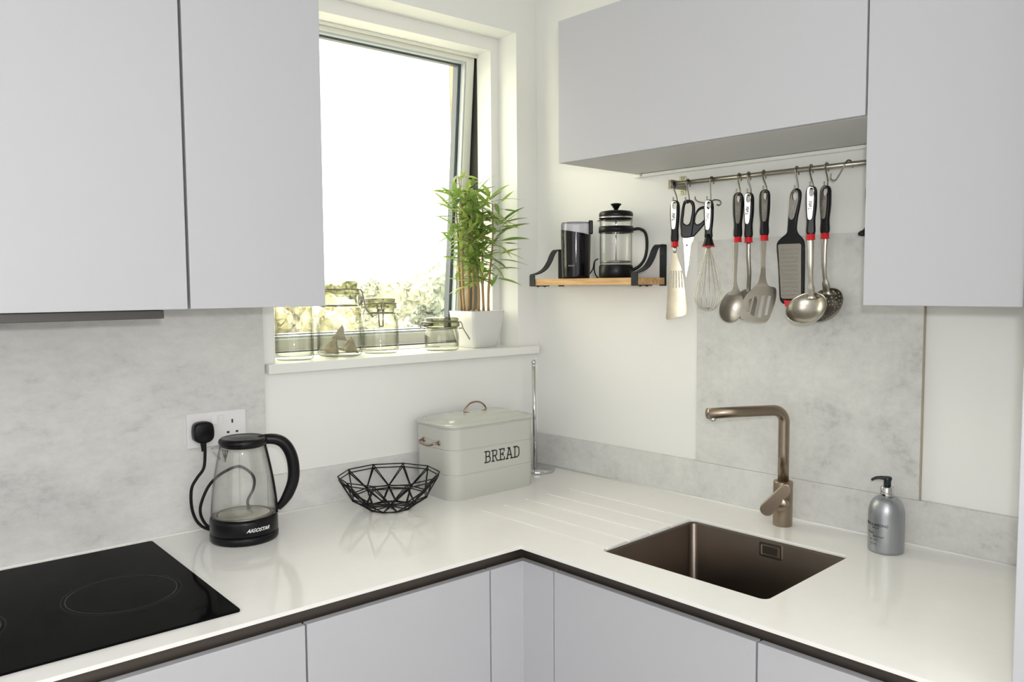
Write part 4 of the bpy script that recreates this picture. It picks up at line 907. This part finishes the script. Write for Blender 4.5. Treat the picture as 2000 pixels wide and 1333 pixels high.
# 3 whisk
S = 0.2851/748
yt, zt_ = -0.7008, 0.8161
U = uten('whisk', 'steel wire balloon whisk with black handle hanging third from the left', 'whisk', yt, zt_, -54)
Lh = 0.1205
h = handle(U, L=0.112)
bpy.data.objects.remove([c for c in U.children if c.name.startswith('collar')][0])
MB().lathe([(0.0085, -0.088), (0.0098, -0.100), (0.0125, -0.110), (0.0150, -0.1165), (0.0145, -0.1185), (0.0, -0.1185)], 32).build('grip_end', M_BLACK, U)
MB().lathe([(0.0, -0.1186), (0.0165, -0.1186), (0.0172, -0.1200), (0.0168, -0.1215), (0.0, -0.1218)], 32).build('collar', M_RED, U)
nw = 7
for k in range(nw):
    R = Matrix.Rotation(PI*k/nw+0.12, 4, 'Z'); bz = -0.289+0.0013*((k*3) % nw)
    prof = [(0.0040, -0.119), (0.0095, -0.140), (0.0180, -0.170), (0.0265, -0.205), (0.0330, -0.238), (0.0335, -0.258), (0.0255, -0.277), (0.011, bz+0.0012), (0, bz)]
    pts = [(x, 0, z) for x, z in prof]; pts = pts + [(-x, 0, z) for x, z in reversed(prof[:-1])]
    MB().tube(crv(pts, 3), 0.00075, 6, T=R).build('wire_loop', M_STEEL, U)
hook(-0.6983, yt, UX, zt_-0.0060, 'S-hook carrying the whisk')
t = thing('s_hook', 'spare S-hook lying sideways behind the whisk handle', 'hook', (-0.030, -0.690, 0.8125), 0, FB, group='S-hooks on the utensil rail')
yy = lambda y: y+0.690
MB().tube(crv([(-0.036, yy(-0.6585), 0.0155), (-0.037, yy(-0.6600), 0.0085), (-0.034, yy(-0.6690), 0.0015), (-0.024, yy(-0.6900), -0.0030), (-0.019, yy(-0.7050), 0.0045), (-0.019, yy(-0.7210), 0.0020), (-0.019, yy(-0.7260), -0.0050), (-0.019, yy(-0.7210), -0.0105), (-0.019, yy(-0.7140), -0.0080)], 4), 0.0018, 8).build('hook_wire', M_DSTEEL, t)
# 4 spoon
def bowl_spoon(w, h, depth, n=20, holes=False):
    """elliptic shallow dish, concave side toward -Y, centred at the origin in XZ"""
    vs = [(0, depth, 0)]; fs = []
    for i in range(1, n+1):
        r = i/n
        for k in range(40):
            a = 2*PI*k/40; z = h*r*math.sin(a); x = w*r*math.cos(a)*(1+0.10*-math.sin(a)*r)
            vs.append((x, depth*(1-r*r), z))
    for k in range(40): fs.append((0, 1+k, 1+(k+1) % 40))
    for i in range(n-1):
        for k in range(40): fs.append((1+i*40+k, 1+(i+1)*40+k, 1+(i+1)*40+(k+1) % 40, 1+i*40+(k+1) % 40))
    return MB().add(vs, fs, True)
S = 0.2851/771
yt, zt_ = -0.7893, 0.8266
U = uten('serving_spoon', 'solid steel serving spoon, left of the slotted turner', 'spoon', yt, zt_, -40, ux=-0.070); handle(U, dark=True, ink=M_GINK)
me = plate(px([(506, 680), (538, 680), (536, 800), (532, 900), (534, 960), (552, 1010), (570, 1040), (470, 1040), (490, 1012), (506, 960), (508, 850)], 536, 342, S), [], 0.0030, 0.0010); sh_ = link('shank', me, M_STEELW, U); autosmooth(sh_, 40)
o = bowl_spoon(0.0305, 0.0420, 0.011).build('spoon_bowl', M_STEELW, U); o.matrix_local = Matrix.Translation(((498-536)*S, -0.002, -(1118-342)*S)) @ Matrix.Rotation(0.30, 4, 'Y')
sd = o.modifiers.new('s', 'SOLIDIFY'); sd.thickness = 0.0013; sd.offset = 1
hook(-0.7797, yt, -0.070, zt_-0.0060, 'S-hook carrying the solid serving spoon')
# 5 darker spoon behind
S = 0.2851/780
yt, zt_ = -0.8138, 0.8250
U = uten('draining_spoon', 'steel spoon hanging behind the slotted turner, its bowl mostly hidden', 'spoon', yt, zt_, -64, ux=-0.060); handle(U)
m = MB(); m.tube(crv([(0.0, 0, -0.122), (0.0, 0.001, -0.160), (0.002, 0.006, -0.200), (0.000, 0.014, -0.235), (-0.002, 0.016, -0.250)], 4), 0.0052, 12, flat=0.40, up=(0, 1, 0)); m.build('shank', M_DSTEEL, U)
o = bowl_spoon(0.0290, 0.0400, 0.008).build('spoon_bowl', M_DSTEEL, U); o.matrix_local = Matrix.Translation((-0.006, 0.0165, -0.2805)) @ Matrix.Rotation(0.12, 4, 'Y')
sd = o.modifiers.new('s', 'SOLIDIFY'); sd.thickness = 0.0013; sd.offset = 1
hook(-0.8065, yt, -0.060, zt_-0.0060, 'S-hook carrying the spoon behind the slotted turner')
# 6 slotted turner
S = 0.2851/792
yt, zt_ = -0.8663, 0.8267
U = uten('slotted_turner', 'wide steel slotted turner hanging in the middle of the rail', 'spatula', yt, zt_, -42, ux=-0.076); handle(U, dark=True, ink=M_GINK)
hd_ = px([(690, 665), (728, 665), (726, 780), (728, 860), (738, 930), (758, 972), (798, 985), (808, 1012), (798, 1075), (765, 1160), (735, 1212), (695, 1222), (630, 1216), (565, 1200), (553, 1170), (568, 1100), (600, 1035), (645, 992), (682, 950), (694, 880), (694, 780)], 715, 320, S)
slots = [px(q, 715, 320, S) for q in ([(618, 1068), (640, 1056), (616, 1150), (594, 1142)], [(656, 1048), (684, 1040), (648, 1182), (622, 1166)], [(706, 1040), (727, 1038), (692, 1190), (668, 1188)], [(749, 1042), (768, 1042), (738, 1172), (716, 1176)])]
me = plate(smooth_loop(hd_, 3), slots, 0.0017, 0.0004, False); me = subdivide_plate(me)
bent(me, lambda c: (c.x, c.y + (0.010*math.sin(min(1, max(0, (-c.z-0.19)/0.05))*PI/2) - 0.25*max(0, -c.z-0.235)), c.z)); b_ = link('turner_head', me, M_STEELW, U); autosmooth(b_, 40)
hook(-0.8483, yt, -0.076, zt_-0.0060, 'S-hook carrying the slotted turner')
# 7 grater
S = 0.2851/817
yt, zt_ = -0.9433, 0.8242
U = uten('hand_grater', 'flat hand grater with black frame and red foot', 'grater', yt, zt_, -75, ux=-0.066)
x0, y0 = 935, 300
outl = px([(935, 300), (960, 312), (970, 345), (962, 420), (948, 500), (942, 575), (955, 612), (982, 642), (997, 685), (1000, 850), (1000, 1010), (994, 1060), (972, 1088), (880, 1094), (846, 1080), (832, 1030), (822, 850), (808, 700), (814, 662), (842, 632), (874, 605), (880, 570), (884, 500), (890, 400), (896, 340), (912, 312)], x0, y0, S)
hole = px([(914, 330), (930, 322), (946, 335), (946, 362), (932, 384), (916, 376), (911, 352)], x0, y0, S)
h = link('frame', plate(outl, [hole], 0.0110, 0.0028), M_BLACK, U); autosmooth(h, 50)
s1 = px([(908, 330), (930, 312), (950, 328), (952, 380), (938, 450), (922, 505), (902, 512), (890, 480), (894, 400)], x0, y0, S)
me = plate(s1, [hole], 0.0010, 0.0003); ip = link('inlay', me, M_DSTEEL, U); ip.location = (0, -0.0059, 0)  # dimmer steel here too, shade of the turned inlay put into its colour
me = text_mesh('Tefal', 0.0088, 0.0001, 0, 0.0002); me.transform(Matrix.Rotation(-PI/2, 4, 'Y')); lo = link('logo', me, M_GINK, U); lo.location = ((918-x0)*S, -0.0066, -(440-y0)*S)
gp = px([(822, 684), (832, 678), (970, 678), (978, 688), (982, 1040), (976, 1056), (858, 1056), (846, 1044)], x0, y0, S)
m = MB(); g_ = [Vector((x, -0.0062, z)) for x, z in gp]; 
me = plate(gp, [], 0.0012, 0.0003, False); ip = link('grating_plate', me, M_DSTEEL, U); ip.location = (0, -0.0062, 0)
m = MB()
for r in range(12):
    yv = 712 + r*28.6; off = 5 if r % 2 else 0; xa = 842+off+(r*0.9); xb_ = 948-off*0.3+r*0.9+4
    for sub in (0, 9.5):
        for c_ in range(11):
            X = (xa+(xb_-xa)*c_/10-x0)*S; Z = -(yv+sub-y0)*S
            m.add([(X-0.0011, -0.0067, Z+0.0008), (X+0.0011, -0.0067, Z+0.0008), (X, -0.0067, Z-0.0010), (X, -0.0080, Z)], [(0, 1, 3), (1, 2, 3), (2, 0, 3)])
m.build('grating_teeth', M_INLAY, U)
me = plate(px([(866, 1066), (934, 1072), (930, 1104), (916, 1110), (876, 1112)], x0, y0, S), [], 0.0075, 0.002, False); ft = link('foot', me, M_RED, U); ft.location = (0, -0.0035, 0)
hook(-0.9356, yt, UX, zt_-0.0085, 'S-hook carrying the grater')
# 8 ladle, 9 skimmer
def cupbowl(R, depth, holes=False):
    bm = bmesh.new(); n1, n2 = 14, 48; rings = []
    for i in range(n1+1):
        a = (PI/2)*i/n1*0.93; r = R*math.sin(a)/math.sin(PI/2*0.93); z = -depth*(math.cos(a)-math.cos(PI/2*0.93))/(1-math.cos(PI/2*0.93))
        rings.append([bm.verts.new((r*math.cos(2*PI*k/n2), r*math.sin(2*PI*k/n2), z)) for k in range(n2)] if i else [bm.verts.new((0, 0, -depth))])
    faces = []
    for k in range(n2): bm.faces.new((rings[0][0], rings[1][k], rings[1][(k+1) % n2]))
    for i in range(1, n1):
        for k in range(n2):
            f = bm.faces.new((rings[i][k], rings[i+1][k], rings[i+1][(k+1) % n2], rings[i][(k+1) % n2])); faces.append((i, k, f))
    if holes:
        sel = [f for i, k, f in faces if 3 <= i <= 11 and i % 2 == 1 and (k % 3 == (i//2) % 3)]
        r_ = bmesh.ops.inset_individual(bm, faces=sel, thickness=0.0006)
        bmesh.ops.delete(bm, geom=sel, context='FACES')
    for f in bm.faces: f.smooth = True
    me = bpy.data.meshes.new('bowl'); bm.to_mesh(me); bm.free(); return me
def tilted(n, loc):
    n = Vector(n).normalized(); return Matrix.Translation(loc) @ n.to_track_quat('Z', 'Y').to_matrix().to_4x4()
S = 0.2851/828
yt, zt_ = -0.9945, 0.8221
U = uten('ladle', 'steel soup ladle hanging in front of the skimmer', 'ladle', yt, zt_, -58, ux=-0.093); handle(U)
m = MB(); m.tube(crv([(0.0, 0, -0.122), (0.001, 0.000, -0.150), (0.002, 0.004, -0.195), (0.004, 0.012, -0.235), (0.006, 0.019, -0.262)], 5), [0.0066]*5+[0.0062]*5+[0.0050]*5+[0.0075]*5+[0.014], 14, flat=0.42, up=(0, 1, 0)); m.build('shank', M_STEEL, U)
o = link('ladle_bowl', cupbowl(0.0465, 0.034), M_STEEL, U); o.matrix_local = tilted((-0.34, -0.64, 0.68), (-0.008, -0.008, -0.2800))
sd = o.modifiers.new('s', 'SOLIDIFY'); sd.thickness = 0.0013
hook(-0.9716, yt, -0.093, zt_-0.0060, 'S-hook carrying the ladle')
S = 0.2851/840
yt, zt_ = -1.0063, 0.8259
U = uten('skimmer', 'steel skimmer with a perforated bowl, behind the ladle', 'skimmer', yt, zt_, -76, ux=-0.046); handle(U, dark=True, ink=M_GINK)
m = MB(); m.tube(crv([(0.0, 0, -0.122), (-0.001, 0.000, -0.150), (-0.001, 0.003, -0.195), (0.001, 0.010, -0.228), (0.003, 0.018, -0.256)], 5), [0.0066]*5+[0.0060]*5+[0.0050]*5+[0.0085]*5+[0.020], 14, flat=0.42, up=(0, 1, 0)); m.build('shank', M_STEELW, U)
o = link('skimmer_bowl', cupbowl(0.0480, 0.026, True), M_DSTEEL, U); o.matrix_local = tilted((-0.30, -0.74, 0.60), (-0.001, -0.002, -0.2790))
sd = o.modifiers.new('s', 'SOLIDIFY'); sd.thickness = 0.0012
hook(-1.0098, yt, -0.046, zt_-0.0060, 'S-hook carrying the skimmer')
t = thing('s_hook', 'empty S-hook swung sideways at the right end of the rail', 'hook', (RX, -1.062, RZ), 0, FB, group='S-hooks on the utensil rail')
MB().tube(crv([(0.006, -0.006, -0.0075), (0.0088, -0.004, 0.000), (0.0055, -0.002, 0.0070), (-0.002, 0.001, 0.0090), (-0.0085, 0.004, 0.003), (-0.010, 0.010, -0.010), (-0.010, 0.019, -0.0250), (-0.010, 0.0245, -0.0330), (-0.013, 0.0300, -0.0355), (-0.013, 0.0365, -0.0300), (-0.013, 0.0355, -0.0190)], 4), 0.0018, 8).build('hook_wire', M_DSTEEL, t)
# 11 black utensil half behind the tall cupboard
U = uten('potato_masher', 'black handled utensil mostly hidden behind the tall right cupboard edge', 'utensil', -1.1180, 0.8215, -58, ux=-0.060)
me = plate([(0, 0), (0.010, -0.004), (0.012, -0.030), (0.010, -0.095), (0.024, -0.1100), (0.022, -0.1185), (0, -0.1195), (-0.022, -0.1185), (-0.024, -0.1100), (-0.010, -0.095), (-0.012, -0.030), (-0.010, -0.004)], [[(-0.003, -0.008), (0.003, -0.008), (0.003, -0.02), (-0.003, -0.02)]], 0.012, 0.003); h = link('handle', me, M_BLACK, U); autosmooth(h, 50)
MB().tube([(0, 0, -0.118), (0, 0, -0.20)], 0.003, 10).build('shank', M_STEELW, U)
hook(-1.110, -1.1180, -0.060, 0.8215-0.0065, 'S-hook next to the tall cupboard edge, carrying the black handled utensil')
